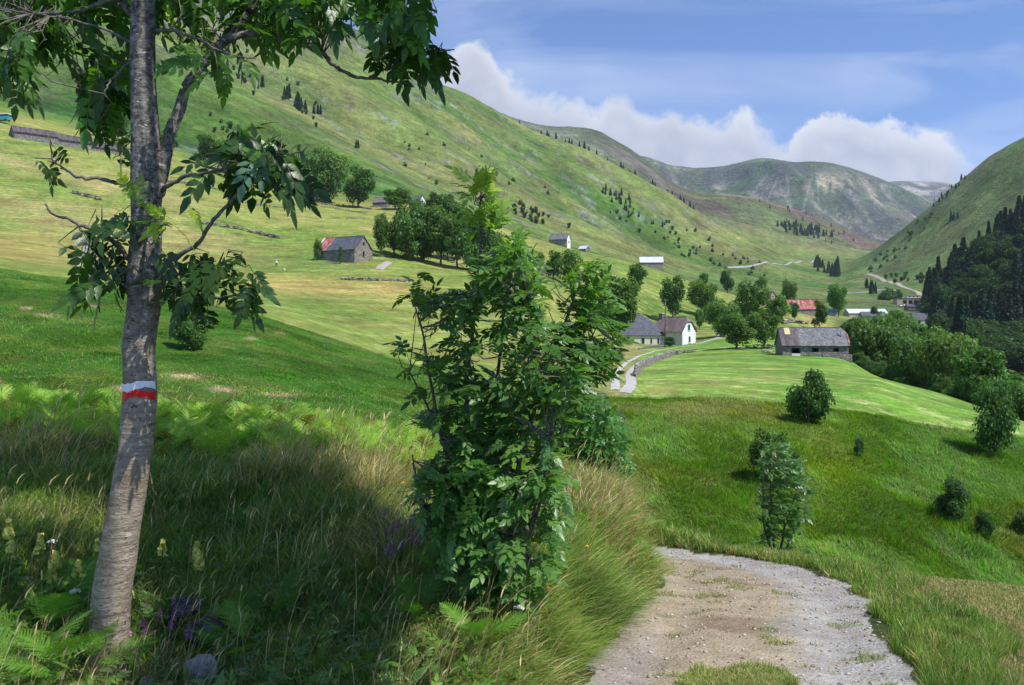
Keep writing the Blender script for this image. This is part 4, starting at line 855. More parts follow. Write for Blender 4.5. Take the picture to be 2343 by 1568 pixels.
def proto_tree(key, seed, n, R, H, z0, trunk_r, m_, **kw):
    rg = np.random.RandomState(seed); V, F, c = crown(rg, n, R, H, z0, **kw); cm = newmesh(key, V, F, c, [m_])
    mb = MB(); ht = z0+H*.62
    lean = rg.normal(size=2)*.25
    mb.tube([(0, 0, -.6), (lean[0]*.2, lean[1]*.2, z0*.6+.2), (lean[0], lean[1], z0+H*.3), (lean[0]*1.4, lean[1]*1.2, ht)], [trunk_r*1.3, trunk_r, trunk_r*.7, trunk_r*.2], 8)
    for _ in range(5):
        a_ = rg.rand()*6.28; z_ = z0*.8+rg.rand()*H*.3; mb.tube([(lean[0]*.5, lean[1]*.5, z_), (math.cos(a_)*R*.4, math.sin(a_)*R*.4, z_+H*.18), (math.cos(a_)*R*.72, math.sin(a_)*R*.72, z_+H*.3)], [trunk_r*.5, trunk_r*.3, trunk_r*.1], 6)
    me = bpy.data.meshes.new('trunk'); me.from_pydata(mb.v, [], mb.f); me.materials.append(M_bark); PROTO[key] = (cm, me, z0+H, R)
for k in range(4):
    proto_tree('ash_tree%d' % k, 40+k, 5200, [4.6, 3.9, 5.2, 4.2][k], [9.5, 10.5, 8.6, 9.8][k], [1.0, 1.4, .6, .9][k], .24, M_leaf, nl=[30, 26, 34, 24][k], lob=.27, size=.36, col=[(.062,.118,.026), (.054,.105,.022), (.070,.120,.034), (.058,.112,.024)][k], shape=['round', 'egg', 'round', 'egg'][k])
for k in range(3):
    proto_tree('hazel_bush%d' % k, 60+k, 6500, [2.0, 2.1, 1.6][k], [4.0, 3.6, 4.4][k], -.25, .06, M_leafd, nl=[36, 30, 34][k], lob=.26, size=.125, col=[(.060,.112,.030), (.066,.118,.030), (.060,.115,.036)][k], shape=['egg', 'round', 'egg'][k])
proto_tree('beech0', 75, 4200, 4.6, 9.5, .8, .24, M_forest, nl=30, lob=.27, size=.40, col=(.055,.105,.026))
proto_tree('small_bush0', 70, 500, 1.6, 2.6, -.2, .08, M_leafd, nl=9, lob=.42, size=.5, col=(.055, .095, .030))
proto_tree('small_bush1', 71, 420, 1.9, 2.0, .1, .08, M_leafd, nl=9, lob=.42, size=.5, col=(.065, .100, .032))
def proto_fir(key, seed, n, R, H, size, col):
    rg = np.random.RandomState(seed); t = rg.rand(n)**.85; tier = np.round(t*16+rg.rand()*.5)/16; t = t*.25+tier*.75; a_ = rg.rand(n)*6.283
    armk = .72+.28*np.sin(a_*5+tier*40+seed); rr_ = R*(1-t)**.85*np.sqrt(rg.rand(n)*.75+.25)*armk+.05
    P = np.c_[np.cos(a_)*rr_, np.sin(a_)*rr_, H*(.06+.94*t)-rr_*.32]; Nn = np.c_[np.cos(a_)*.5, np.sin(a_)*.5, np.full(n, .9)]
    V, F, c = cards(P, Nn, size, rg, np.array(col)[None]*(1+.15*rg.normal(size=(n, 1))), asp=1.9)
    cm = newmesh(key, V, F, c, [M_needle]); mb = MB(); mb.tube([(0, 0, -.8), (0, 0, H*.5), (0, 0, H*.98)], [R*.085, R*.055, .03], 7)
    me = bpy.data.meshes.new('trunk'); me.from_pydata(mb.v, [], mb.f); me.materials.append(M_bark); PROTO[key] = (cm, me, H, R)
proto_fir('fir0', 80, 2600, 3.0, 16, .70, (.028, .058, .030)); proto_fir('fir1', 81, 2200, 3.5, 14, .75, (.034, .066, .034)); proto_fir('fir2', 82, 420, 2.6, 10, .9, (.026, .052, .032))
RNG = random.Random(7)
def plant(name, key, label, cat, p, hgt, wid=None, group=None, mt=None, sink=.0):
    cm, tm, H0, R0 = PROTO[key]; sz = hgt/H0*1.12; sx = sz if wid is None else wid/2/(R0*.98)
    r = thing(name, label, cat, (p[0], p[1], p[2]-sink), RNG.random()*6.28, group); r.scale = (sx, sx, sz)
    if name in ('bush', 'shrub', 'small_bush'): obj('foliage', cm, r); obj('stem', tm, r)
    else: obj('crown', cm, r); obj('trunk', tm, r)
    return r
def tree_px(px, base, hp, wp, Y, key, label, name='broadleaf_tree', cat='tree', group=None):
    p = at(px, Y); zb = (HZ-base)/S*Y
    top = zb+hp/S*Y; hgt = max(top-p[2], 1.0) if abs(p[2]-zb) < 7 else hp/S*Y
    return plant(name, key, label, cat, p, hgt, wp/S*Y, group)
A0, A1, A2, A3 = 'ash_tree0', 'ash_tree1', 'ash_tree2', 'ash_tree3'
T = [
 (741,472,122,112,398,A2,'great round dark tree, the larger of the pair high on the left slope'), (820,478,92,74,392,A3,'smaller tree of the pair touching the great round tree'),
 (905,498,64,72,388,A0,'round tree just left of the small white cottage'), (1022,492,46,44,402,A1,'bright tree right of the small white cottage'), (988,478,22,36,402,A3,'low dark tree tucked between the white cottage and the bright tree'),
 (469,392,82,64,410,A1,'greyish loose tree right of the ash trunk on the upper slope'),(515,398,74,62,415,A0,'second greyish tree behind the ash twigs on the upper slope'),(383,376,74,52,405,A3,'dark tree just right of the ash trunk at the upper terrace'),(252,312,60,76,400,A2,'dark tree seen between the leaves left of the trunk by the long barns'),
 (1404,784,140,118,207,A0,'big dense tree in front of the left end of the farmhouse'), (1540,736,98,66,262,A1,'tall tree behind the cottage roof'), (1612,722,76,76,290,A0,'dark round tree on the meadow right of the cottage'),(1601,752,44,24,250,A3,'small light tree with bare trunk below the dark round tree'),
 (1650,776,86,74,222,A2,'dull green tree behind the pair by the lane'), (1716,728,78,92,262,A2,'wide pale green tree above the pair by the lane'), (1776,748,70,56,255,A3,'greyish tree right of the wide pale tree'),
 (1685,806,86,86,178,A3,'left tree of the bright pair beside the field'), (1748,802,84,76,180,A0,'right tree of the bright pair next to the slate barn'),
 (1665,657,38,34,560,A3,'lone dark tree on the lower mountain foot'), (1741,672,34,30,384,A0,'small tree left of the beige gable'),(1804,690,46,38,376,A2,'round dark tree left of the red roofed barn'),(1918,708,54,46,395,A0,'round bright tree right of the red roofed barn'),
 (1817,722,30,22,300,A3,'tiny round tree on the meadow below the red roofed barn'),(1874,736,46,36,280,A1,'loose small tree on the bank above the slate barn'),(1456,657,50,52,300,A1,'loose tree on the steep strip below the metal barn'),
 (1266,622,46,44,232,A3,'dark round tree beside the tumbled stone wall'),(1305,644,66,64,236,A0,'green tree right of the tumbled stone wall'),(1222,632,56,46,236,A2,'tree left of the tumbled stone wall behind the sapling'),
 (872,604,110,46,215,A1,'slim tree beside the stone barn gable'),(2003,727,26,22,436,A3,'dark round tree in front of the long white shed'),(2043,712,30,34,470,A2,'greyish tree right of the long white shed'),(1610,697,30,26,420,A0,'small tree on the spur edge'),
]
for t_ in T: tree_px(*t_[:6], t_[6])
grp = 'trees of the grove right of the half red barn'
ORD = ['first', 'second', 'third', 'fourth', 'fifth', 'sixth', 'seventh', 'eighth', 'ninth']
GV = [(902,606,104,60,222),(935,612,118,74,218),(968,616,142,80,222),(1008,618,138,78,220),(1046,618,128,74,216),(1080,622,120,70,214),(945,590,124,70,236),(985,588,136,80,240),(1025,590,120,80,238),(1110,622,96,60,214),(1150,626,86,56,216),(1050,590,100,60,244)]
for k, (px, base, hp, wp, Y) in enumerate(GV):
    tree_px(px, base, hp, wp*1.2, Y, [A0, A2, A2, A0][k % 4], 'grove tree by the half red barn, '+['front row, ', 'back row, '][int(base < 600)]+ORD[sum(1 for q in GV[:k] if (q[1] < 600) == (base < 600))]+' from the barn', group=grp)
# bushes on the banks
def bush_px(px, base, hp, wp, key, label, y0=24, Y=None, name='bush', group=None):
    p = at(px, Y) if Y else hit(px, base, y0)
    return plant(name, key, label, 'bush', p, hp/S*p[1], wp/S*p[1], group, sink=.05)
H0_, H1_, H2_ = 'hazel_bush0', 'hazel_bush1', 'hazel_bush2'
bush_px(1848, 968, 116, 122, H1_, 'big round bush on the edge between mown field and rough bank')
bush_px(2272, 1046, 164, 108, H0_, 'tallest bush at the right edge of the bank, top against the trees')
bush_px(2178, 1194, 108, 74, H2_, 'narrow dark bush in the middle of the right bank')
bush_px(2252, 1232, 60, 44, H0_, 'small bush lowest on the right bank')
bush_px(2338, 1220, 50, 50, H0_, 'dark bush cut by the right edge of the view')
bush_px(1966, 1046, 50, 24, H2_, 'tiny upright bush alone on the bank')
bush_px(1768, 1100, 112, 112, H1_, 'greyish bush on the bank just behind the roadside sapling')
bush_px(432, 800, 92, 84, H1_, 'dark round bush on the left bank behind the ash trunk')
bush_px(1981, 845, 36, 34, H0_, 'small brownish bush on the mown field by the slate barn', 90)
bush_px(1532, 790, 24, 26, H2_, 'small bright bush at the corner of the cottage', Y=209)
bush_px(1414, 832, 34, 30, H2_, 'small bush on the dry verge left of the lane', 80)
bush_px(778, 588, 44, 12, H2_, 'thin young tree against the long wall of the half red barn', Y=199.5)
bush_px(728, 572, 46, 24, H0_, 'bush at the left end of the half red barn', Y=206)
# ravine woods at the right: broadleaved trees behind the field edge
rg = np.random.RandomState(5); grp = 'broadleaved trees filling the ravine beyond the mown field'; pts_ = []
def topline(px): return np.interp(px, [1930,1960,2000,2050,2120,2200,2280,2343,2420], [738,728,722,712,738,775,832,880,920])
tries = 0
while len(pts_) < 92 and tries < 6000:
    tries += 1; px = rg.uniform(1945, 2440); e_ = np.interp(px, [1935,1990,2090,2230,2343,2700], [172,160,128,100,84,80]); Y = e_*1.03+rg.rand()**1.2*(320-e_)
    x = (px-CX)/S*Y
    if any((x-a)**2+(Y-b)**2 < (5.0)**2 for a, b in pts_): continue
    p = at(px, Y); zt = (HZ-topline(px)-rg.rand()*14)/S*Y; hgt = min(zt-p[2], rg.uniform(8.5, 12.5))
    if hgt < 4.5: continue
    pts_.append((x, Y)); plant('broadleaf_tree', [A0, A1, A2, A3][len(pts_) % 4], 'leafy ravine tree behind the far edge of the mown field', 'tree', p, hgt, hgt*rg.uniform(.78, 1.0), grp)
for k in range(26):       # shrubs along the very edge
    t_ = (k+.5)/26; px = 1945+t_*330; e_ = np.interp(px, [1935,1990,2090,2230,2343,2700], [172,160,128,100,84,80]); p = at(px, e_*1.012)
    if 0.42 < t_ < .58: continue
    plant('shrub', H0_ if k % 2 else H1_, 'low shrub fringing the edge of the mown field below the ravine trees', 'shrub', p, rg.uniform(1.4, 3.2), rg.uniform(2.4, 3.8), 'shrubs fringing the edge of the mown field')
# pine and mixed forest on the steep right slope
pts_ = []; tries = 0; grp = 'forest trees on the steep right hand slope'
while len(pts_) < 235 and tries < 12000:
    tries += 1; px = rg.uniform(2105, 2440); Y = math.exp(rg.uniform(math.log(330), math.log(705))); x = (px-CX)/S*Y; p = at(px, Y)
    if px < np.interp(Y, [330, 420, 500, 640, 705], [2190, 2150, 2128, 2118, 2128])+0: continue
    if any((x-a)**2+(Y-b)**2 < (7.4)**2 for a, b in pts_): continue
    fir = fbm(x/40, Y/40, 3, 9) > (.47 if Y > 470 else .60)
    pts_.append((x, Y))
    if fir: plant('fir_tree', 'fir%d' % (len(pts_) % 2), 'dark fir in the forest on the right hand slope', 'fir tree', p, rg.uniform(14, 23), None, grp+' (firs)')
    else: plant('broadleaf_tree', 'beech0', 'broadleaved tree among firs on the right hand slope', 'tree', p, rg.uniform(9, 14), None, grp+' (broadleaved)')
for px, Y in [(2128,640),(2122,600),(2118,560),(2126,520),(2135,480),(2140,455),(2130,560),(2128,585),(2136,610),(2330,690),(2312,688),(2290,690),(2262,690),(2240,690)]:
    p = at(px, Y); plant('fir_tree', 'fir%d' % (int(px) % 2), 'dark fir standing out on the rim of the right hand forest', 'fir tree', p, rg.uniform(16, 21), None, 'firs on the rim of the forest')
# clumps of firs on the valley floor and the mountains
def clump(n, cxp, cyp, sx, sy, hmin, hmax, key, label, group, name='fir_tree', cat='fir tree', y0=450, seed=0, ang=0.0, wid=None):
    r_ = np.random.RandomState(seed); k = 0; ca, sa = math.cos(ang), math.sin(ang)
    while k < n:
        a_, b_ = r_.uniform(-1, 1, 2)
        if a_*a_+b_*b_ > 1: continue
        px = cxp+a_*sx*ca-b_*sy*sa; py = cyp+a_*sx*sa+b_*sy*ca; p = hit(px, py, y0)
        if p[1] > 7000: k += 1; continue
        hh_ = r_.uniform(hmin, hmax)/S*p[1]; plant(name, key, label, cat, p, hh_, None if wid is None else hh_*wid, group); k += 1
clump(16, 1893, 622, 34, 9, 14, 24, 'fir1', 'fir in the dark clump across the valley stream', 'firs in the clump by the stream', seed=1, ang=.35)
clump(4, 1918, 632, 8, 5, 30, 40, 'fir0', 'tallest fir of the dark clump by the stream', 'tall firs by the stream', seed=2)
clump(13, 1995, 668, 26, 8, 12, 20, 'fir1', 'fir in the lower clump above the village', 'firs in the lower clump', seed=3, ang=.55)
clump(12, 2035, 683, 22, 5, 10, 16, 'small_bush0', 'round bush above the roadside building', 'bushes above the roadside building', 'small_bush', 'bush', seed=4, wid=1.3)
clump(3, 594, 200, 9, 4, 20, 27, 'fir0', 'fir of the highest small clump on the left mountain', 'highest firs on the left mountain', seed=5)
clump(4, 654, 226, 10, 5, 22, 30, 'fir0', 'fir of the second clump on the left mountain', 'second clump of firs', seed=6)
clump(8, 688, 246, 20, 9, 20, 30, 'fir1', 'fir of the third, largest clump on the left mountain', 'third clump of firs', seed=7, ang=.7)
clump(3, 727, 262, 9, 4, 18, 26, 'fir0', 'fir of the rightmost small clump on the left mountain', 'rightmost clump of firs', seed=8)
clump(2, 825, 340, 10, 6, 15, 20, 'fir1', 'lone pair of firs above the great round tree', 'pair of firs', seed=9)
clump(60, 1840, 531, 66, 11, 9, 14, 'fir2', 'small fir in the dark plantation on the heather hill', 'firs of the plantation', y0=2200, seed=10, ang=.17)
clump(20, 1840, 512, 130, 22, 5, 8, 'fir2', 'tiny scattered fir on the heather hill', 'firs scattered on the heather hill', y0=2200, seed=11, ang=.40)
clump(16, 1415, 455, 44, 10, 9, 15, 'fir2', 'fir in the dark band on the middle mountainside', 'firs in the dark band', y0=500, seed=12, ang=.45)
clump(12, 1470, 500, 90, 8, 7, 12, 'fir2', 'fir scattered below the dark band', 'firs below the dark band', y0=500, seed=13, ang=.5)
# firs along the skyline ridge
rp_ = [(1230,312),(1330,347),(1430,405),(1530,462),(1620,515),(1700,552)]; r_ = np.random.RandomState(3)
for k in range(32):
    t_ = r_.rand()**.9; px = 1215+round(t_*9)/9*400+r_.normal()*16; Y = 1470+r_.rand()*40; p = at(px, Y)
    plant('fir_tree', 'fir2', 'small fir on the long mountain ridge against the brown hill', 'fir tree', p, r_.uniform(5, 12), None, 'firs along the long ridge')
# scattered scrub on the slopes
clump(34, 1560, 545, 190, 40, 3, 9, 'small_bush1', 'scrub bush on the lower green mountainside', 'scrub on the green mountainside', 'small_bush', 'bush', y0=560, seed=20, ang=.42, wid=1.15)
clump(20, 1640, 590, 140, 26, 3, 7, 'small_bush0', 'scrub bush near the foot of the mountain', 'scrub at the mountain foot', 'small_bush', 'bush', y0=560, seed=21, ang=.25, wid=1.2)
clump(24, 1080, 400, 230, 60, 3, 9, 'small_bush0', 'scrub bush on the middle of the left mountain', 'scrub on the left mountain', 'small_bush', 'bush', y0=560, seed=22, ang=.42, wid=1.1)
clump(22, 1230, 500, 90, 14, 7, 13, 'small_bush1', 'dark shrub above the spur cottages', 'shrubs above the cottages', 'small_bush', 'bush', y0=450, seed=23, ang=.40, wid=1.1)
clump(16, 600, 190, 180, 50, 6, 12, 'small_bush1', 'small bush high behind the ash branches', 'bushes high on the left mountain', 'small_bush', 'bush', y0=560, seed=24, ang=.6, wid=1.0)
clump(10, 520, 300, 80, 30, 8, 14, 'small_bush1', 'bush on the dry spur right of the trunk', 'bushes on the dry spur', 'small_bush', 'bush', y0=440, seed=25, ang=.6, wid=1.0)
clump(26, 2060, 560, 110, 16, 4, 8, 'small_bush0', 'scrub bush along the edge of the right mountain', 'scrub on the right mountain', 'small_bush', 'bush', y0=900, seed=26, ang=-.75, wid=1.3)
clump(14, 2170, 440, 55, 7, 7, 11, 'fir2', 'fir below the crest of the right mountain', 'firs below the right crest', y0=900, seed=27, ang=-.72)
clump(3, 2185, 500, 14, 7, 12, 18, 'fir2', 'lone fir on the open face of the right mountain', 'lone firs on the right mountain', y0=900, seed=28)
clump(18, 2080, 640, 60, 12, 6, 10, 'small_bush1', 'bush at the foot of the right mountain', 'bushes at the foot of the right mountain', 'small_bush', 'bush', y0=700, seed=29, ang=0, wid=1.4)
for a_, b_, w_ in [(826,334,1),(940,392,1),(1042,405,1),(1165,443,1),(1490,474,1),(1290,505,1)]: pass
# ------------------------------------------------------------------ ash tree, saplings: compound leaves
def leaf_template(pairs=4, ll=.35, lw=.185, fold=.05, droop=.10, seed=0):
    """one pinnate ash leaf, length 1 along +x, normal +z"""
    rg = np.random.RandomState(seed); V = []; T = []
    def leaflet(o, ang, l, w_, pitch):
        c, s = math.cos(ang), math.sin(ang); k = len(V)
        for t, h in ((0, 0), (.33, -1), (.33, 0), (.33, 1), (.70, -.74), (.70, 0), (.70, .74), (1, 0)):
            x = t*l; y = h*w_*.5; z = abs(h)*fold*l-droop*t*t*l+pitch*t*l
            V.append((o[0]+x*c-y*s, o[1]+x*s+y*c, o[2]+z))
        for a in ((0,1,2),(0,2,3),(1,4,5),(1,5,2),(2,5,6),(2,6,3),(4,7,5),(5,7,6)): T.append(tuple(k+i for i in a))
    for i in range(pairs):
        t = .26+.60*i/(pairs-.3); q = (1-.25*abs(i/(pairs-1)-.45))
        for sg_ in (-1, 1): leaflet((t, 0, -.08*t*t), sg_*(math.radians(58-6*i)+rg.normal()*.10), ll*q*(1+.08*rg.normal()), lw*q, rg.normal()*.12-.05)
    leaflet((.90, 0, -.07), rg.normal()*.05, ll*1.08, lw*1.05, -.05)
    k = len(V)
    for t in (0, .5, .92): V.append((t, -.009, -.08*t*t)); V.append((t, .009, -.08*t*t+.004))
    for i in (0, 2): T.append((k+i, k+i+1, k+i+3)); T.append((k+i, k+i+3, k+i+2))
    return np.array(V), np.array(T)
LT = [leaf_template(4, seed=1), leaf_template(5, ll=.33, lw=.165, seed=2), leaf_template(3, ll=.40, lw=.21, seed=3)]
def place_leaves(P, D, U, Sc, colr, rg, bend=.25, fade=None):
    Vs = []; Fs = []; Cs = []; k0 = 0; which = rg.randint(0, len(LT), len(P))
    X = unit(D); Z = unit(U-(U*X).sum(1, keepdims=True)*X); Y = np.cross(Z, X)
    for w_ in range(len(LT)):
        s_ = which == w_
        if not s_.any(): continue
        V, T = LT[w_]; m_ = s_.sum(); b = (bend*(.5+rg.rand(m_)))[:, None]
        x = V[None, :, 0]; z = V[None, :, 2]-b*x*x; y = V[None, :, 1]+0*b; x = x*(1-.12*b)
        W = P[s_][:, None]+Sc[s_][:, None, None]*(x[..., None]*X[s_][:, None]+y[..., None]*Y[s_][:, None]+z[..., None]*Z[s_][:, None])
        Vs.append(W.reshape(-1, 3)); n_ = len(V); Fs.append((T[None]+(np.arange(m_)*n_)[:, None, None]+k0).reshape(-1, 3)); k0 += m_*n_
        c = colr[s_][:, None]*(1+.10*rg.normal(size=(m_, n_, 1))); Cs.append(c.reshape(-1, 3))
    return np.concatenate(Vs), np.concatenate(Fs), np.clip(np.concatenate(Cs), .003, 1)
def ashleaf(name, trans, rough, spec, tcol):
    m_, n = mat(name); a = n.new('ShaderNodeAttribute', attribute_name='col'); pos = n.new('ShaderNodeTexCoord').outputs['Object']
    q = n.mapr(n.noise(pos, 30, 4, .6), .3, .7, .82, 1.18); c = n.mix(1.0, a.outputs['Color'], n.new('ShaderNodeCombineColor', {0: q, 1: q, 2: q}).outputs[0], 'MULTIPLY')
    b = n.new('ShaderNodeBump', {'Strength': .35, 'Distance': .004, 'Height': n.noise(pos, 85, 3, .5)})
    p = n.new('ShaderNodeBsdfPrincipled', {'Base Color': c, 'Roughness': rough, 'Specular IOR Level': spec, 'Normal': b.outputs[0]})
    t = n.new('ShaderNodeBsdfTranslucent', {'Color': n.mix(1.0, c, tcol, 'MULTIPLY')})
    finish(n, n.new('ShaderNodeMixShader', {0: trans, 1: p.outputs[0], 2: t.outputs[0]}).outputs[0]); return m_
M_ash = ashleaf('ash_leaves', .40, .36, .5, (1.7, 1.9, .5, 1))
M_bark2, n = mat('ash_bark'); pos = n.new('ShaderNodeTexCoord').outputs['Object']
pb_ = n.new('ShaderNodeMapping', {'Vector': pos, 'Scale': (6, 6, 34)}).outputs[0]; pl_ = n.new('ShaderNodeMapping', {'Vector': pos, 'Scale': (16, 16, 60)}).outputs[0]
zc = n.new('ShaderNodeSeparateXYZ', {0: pos}).outputs[2]; upm = n.mapr(zc, 1.2, 2.4)
band = n.noise(pb_, 1.0, 6, .65, .6); c = n.mix(n.mapr(band, .32, .68), (.20, .150, .100, 1), (.47, .39, .285, 1))
c = n.mix(n.mapr(n.noise(pos, 5.0, 5, .6), .48, .70), c, (.24, .185, .12, 1))
cu = n.mix(n.mapr(n.noise(pos, 26, 5, .7), .40, .62), (.075, .070, .058, 1), (.28, .265, .225, 1)); c = n.mix(upm, c, cu)
lc_ = n.mapr(n.noise(n.new('ShaderNodeMapping', {'Vector': pos, 'Scale': (1, 1, 2.6)}).outputs[0], 22, 3, .5), .62, .68); c = n.mix(n.math('MULTIPLY', lc_, .75), c, (.52, .50, .46, 1))
ck = n.mapr(n.noise(pl_, 1.0, 4, .6, 1.5), .60, .68); c = n.mix(n.math('MULTIPLY', ck, .7), c, (.05, .04, .032, 1))
kn = n.mapr(n.noise(pos, 7, 4, .7), .66, .74); c = n.mix(n.math('MULTIPLY', kn, .6), c, (.05, .036, .024, 1))
hb = n.math('ADD', n.math('MULTIPLY', band, .8), n.math('SUBTRACT', n.math('MULTIPLY', n.noise(pos, 40, 5, .65), .7), n.math('MULTIPLY', ck, .5)))
finish(n, n.new('ShaderNodeBsdfPrincipled', {'Base Color': c, 'Roughness': .88, 'Specular IOR Level': .15, 'Normal': n.new('ShaderNodeBump', {'Strength': .9, 'Distance': .014, 'Height': hb}).outputs[0]}).outputs[0])
M_twig, n = mat('twig_bark'); pos = n.new('ShaderNodeTexCoord').outputs['Object']
finish(n, n.new('ShaderNodeBsdfPrincipled', {'Base Color': n.mix(n.mapr(n.noise(pos, 30, 4, .6), .35, .65), (.050, .046, .036, 1), (.19, .18, .14, 1)), 'Roughness': .85, 'Normal': n.new('ShaderNodeBump', {'Strength': .7, 'Distance': .006, 'Height': n.noise(pos, 60, 4, .6)}).outputs[0]}).outputs[0])
def W(px, py, Y): return np.array([(px-CX)/S*Y, Y, (HZ-py)/S*Y])
def smooth_path(P, R, k=8):
    P = np.array(P, float); R = np.array(R, float); t = np.arange(len(P)); tt = np.linspace(0, len(P)-1, (len(P)-1)*k+1); out = np.zeros((len(tt), 3))
    M = np.gradient(P, axis=0)
    for j, q in enumerate(tt):
        i = min(int(q), len(P)-2); f = q-i
        out[j] = (1+2*f)*(1-f)**2*P[i]+f*(1-f)**2*M[i]+f*f*(3-2*f)*P[i+1]+f*f*(f-1)*M[i+1]
    return out, np.interp(tt, t, R)
def limb(name, P, R, m_, parent, seg=9, k=6, wob=.0, seed=0, label=None):
    C, r = smooth_path(P, R, k); rg = np.random.RandomState(seed+len(P)*7)
    C = C+wob*np.c_[fbm(np.arange(len(C))*.35, np.zeros(len(C)), 3, seed)-.5, fbm(np.arange(len(C))*.35, np.ones(len(C))*9, 3, seed+5)-.5, fbm(np.arange(len(C))*.35, np.ones(len(C))*19, 3, seed+9)-.5]*2*np.minimum(1, np.arange(len(C))/4)[:, None]
    r = r*(1+.20*(fbm(np.arange(len(C))*.7, np.zeros(len(C)), 3, seed+3)-.5)*2)
    o = MB().tube(C, r, seg).build(name, m_, parent, smooth=True)
    if label: o['label'] = label
    return C
YT = 4.75
tp = [(246,1640,60),(247,1560,50),(248,1500,43),(254,1386,43),(275,1238,40),(301,1090,39),(319,941,37),(320,860,35),(318,793,35),(329,700,35),(331,636,38),(333,560,34),(334,500,32),(335,420,35),(334,344,33),(329,230,28),(326,133,27),(328,0,26),(332,-150,22),(322,-320,17),(330,-480,11),(340,-640,5)]
root = thing('ash_tree', 'ash tree with leaning grey trunk carrying a white and a red painted trail stripe', 'tree', (0, 0, 0)); rb = W(247, 1560, YT); root.location = rb
C, r = smooth_path([W(a, b, YT)-rb for a, b, c in tp], [c/S*YT for a, b, c in tp], 9)
seg = 40; th = np.arange(seg)/seg*2*math.pi; TV = []
for i, (c_, rr_) in enumerate(zip(C, r)):
    z = c_[2]; f = 1+.05*(fbm(np.cos(th)*1.6+3, np.sin(th)*1.6+z*2.2, 3, 7)-.5)*2+.05*(fbm(np.cos(th)*3+3, np.sin(th)*3+z*9, 3, 8)-.5)*2
    for (kz, ka, amp_, wz) in [((1560-640)/S*YT, 4.6, .16, .05), ((1560-785)/S*YT, 4.2, .10, .05), ((1560-785)/S*YT, 5.6, .13, .05), ((1560-1240)/S*YT, 5.3, .10, .05), ((1560-890)/S*YT, 5.7, .05, .06), ((1560-1290)/S*YT, 5.9, .09, .03)]:
        f = f+amp_*np.exp(-((z-kz)/wz)**2)*np.exp(-((np.angle(np.exp(1j*(th-ka))))/.55)**2)
    flare = np.exp(-max(z, -.2)/.10)*.16; f = f+flare*(.6+.6*np.abs(np.cos(th*2.5+.7)))
    TV.append(np.c_[c_[0]+np.cos(th)*rr_*f, c_[1]+np.sin(th)*rr_*f, np.full(seg, z)])
TV = np.array(TV); nr_ = len(TV); ii = np.arange(nr_-1)[:, None]*seg+np.arange(seg)[None]; jj = np.arange(nr_-1)[:, None]*seg+(np.arange(seg)[None]+1) % seg
tr = obj('trunk', newmesh('trunk', TV.reshape(-1, 3), np.stack([ii, jj, jj+seg, ii+seg], -1).reshape(-1, 4), mats=[M_bark2], smooth=True), root)
def stripe(nm, py0, py1, a0, a1, m_, lab):
    zt, zb = (1560-py0)/S*YT, (1560-py1)/S*YT; zz = TV[:, 0, 2]; G = []; na = 22
    for k in range(5):
        t = k/4; row = []
        for j in range(na):
            q = j/(na-1); a_ = a0+(a1-a0)*q; z = zt+(zb-zt)*t-.006*math.sin(q*7+py0)*(1+t)+.004*(vn(np.array([q*9.]), np.array([k*3.+py0]), 3)[0]-.5)+(.010*(q-.5) if py0 < 880 else .0)
            if t in (0, 1): z += .004*(vn(np.array([q*14.]), np.array([k*1.+py0]), 4)[0]-.5)*2
            i = np.clip(np.searchsorted(zz, z), 1, nr_-1); f = (z-zz[i-1])/(zz[i]-zz[i-1]); s_ = (a_ % (2*math.pi))/(2*math.pi)*seg; s0 = int(s_) % seg; g = s_-int(s_)
            p = (TV[i-1, s0]*(1-g)+TV[i-1, (s0+1) % seg]*g)*(1-f)+(TV[i, s0]*(1-g)+TV[i, (s0+1) % seg]*g)*f
            cc_ = C[i-1]*(1-f)+C[i]*f; d = (p-cc_)*np.array([1, 1, 0]); p = p+d/np.linalg.norm(d)*.004; row.append(p)
        G.append(row)
    G = np.array(G).reshape(-1, 3); i = np.arange(4)[:, None]*na+np.arange(na-1)[None]
    o = obj(nm, newmesh(nm, G, np.stack([i, i+1, i+1+na, i+na], -1).reshape(-1, 4), mats=[m_], smooth=True), tr); o['label'] = lab
stripe('painted_stripe', 873, 890, math.pi+.30, 2*math.pi-.10, pmat('white_marking_paint', (.80, .80, .80), sc=(20, 80), amp=.06, rough=.5), 'white painted trail stripe')
stripe('painted_stripe', 893.5, 909, math.pi+.62, 2*math.pi-.06, pmat('red_marking_paint', (.70, .012, .008), sc=(20, 80), amp=.10, rough=.45), 'red painted trail stripe')
BR = []
def br(pts, r0, r1, dy=0.0, dy1=None, name='branch', seed=0):
    n_ = len(pts); dy1 = dy if dy1 is None else dy1
    P = [W(a, b, YT+dy+(dy1-dy)*i/(n_-1))-rb for i, (a, b) in enumerate(pts)]; R = np.linspace(r0, r1, n_)/S*YT
    C_ = limb(name, P, R, M_bark2 if r0 > 12 else M_twig, root, 12 if r0 > 12 else 8, 7, .012, seed); BR.append(C_); return C_
br([(352,470),(365,420),(385,330),(400,275),(430,200),(465,145),(520,88),(565,35),(600,-20),(650,-110),(690,-240)], 15, 7, 0, .2, 'limb', 1)
br([(515,90),(560,80),(620,82),(680,98),(735,122),(760,145),(790,168),(830,178),(880,182),(925,192)], 9, 2.5, .05, .35, 'limb', 2)
br([(845,178),(880,160),(920,145),(950,128),(975,118)], 4, 1.5, .25, .3, seed=3)
br([(362,440),(385,425),(420,405),(470,395),(525,385),(565,378),(610,372)], 6, 2, .0, -.25, seed=4)
br([(355,640),(380,605),(420,580),(455,555),(490,505),(520,470),(560,425),(592,398),(640,370),(690,345),(706,336)], 6.5, 1.2, 0, -.2, seed=5)
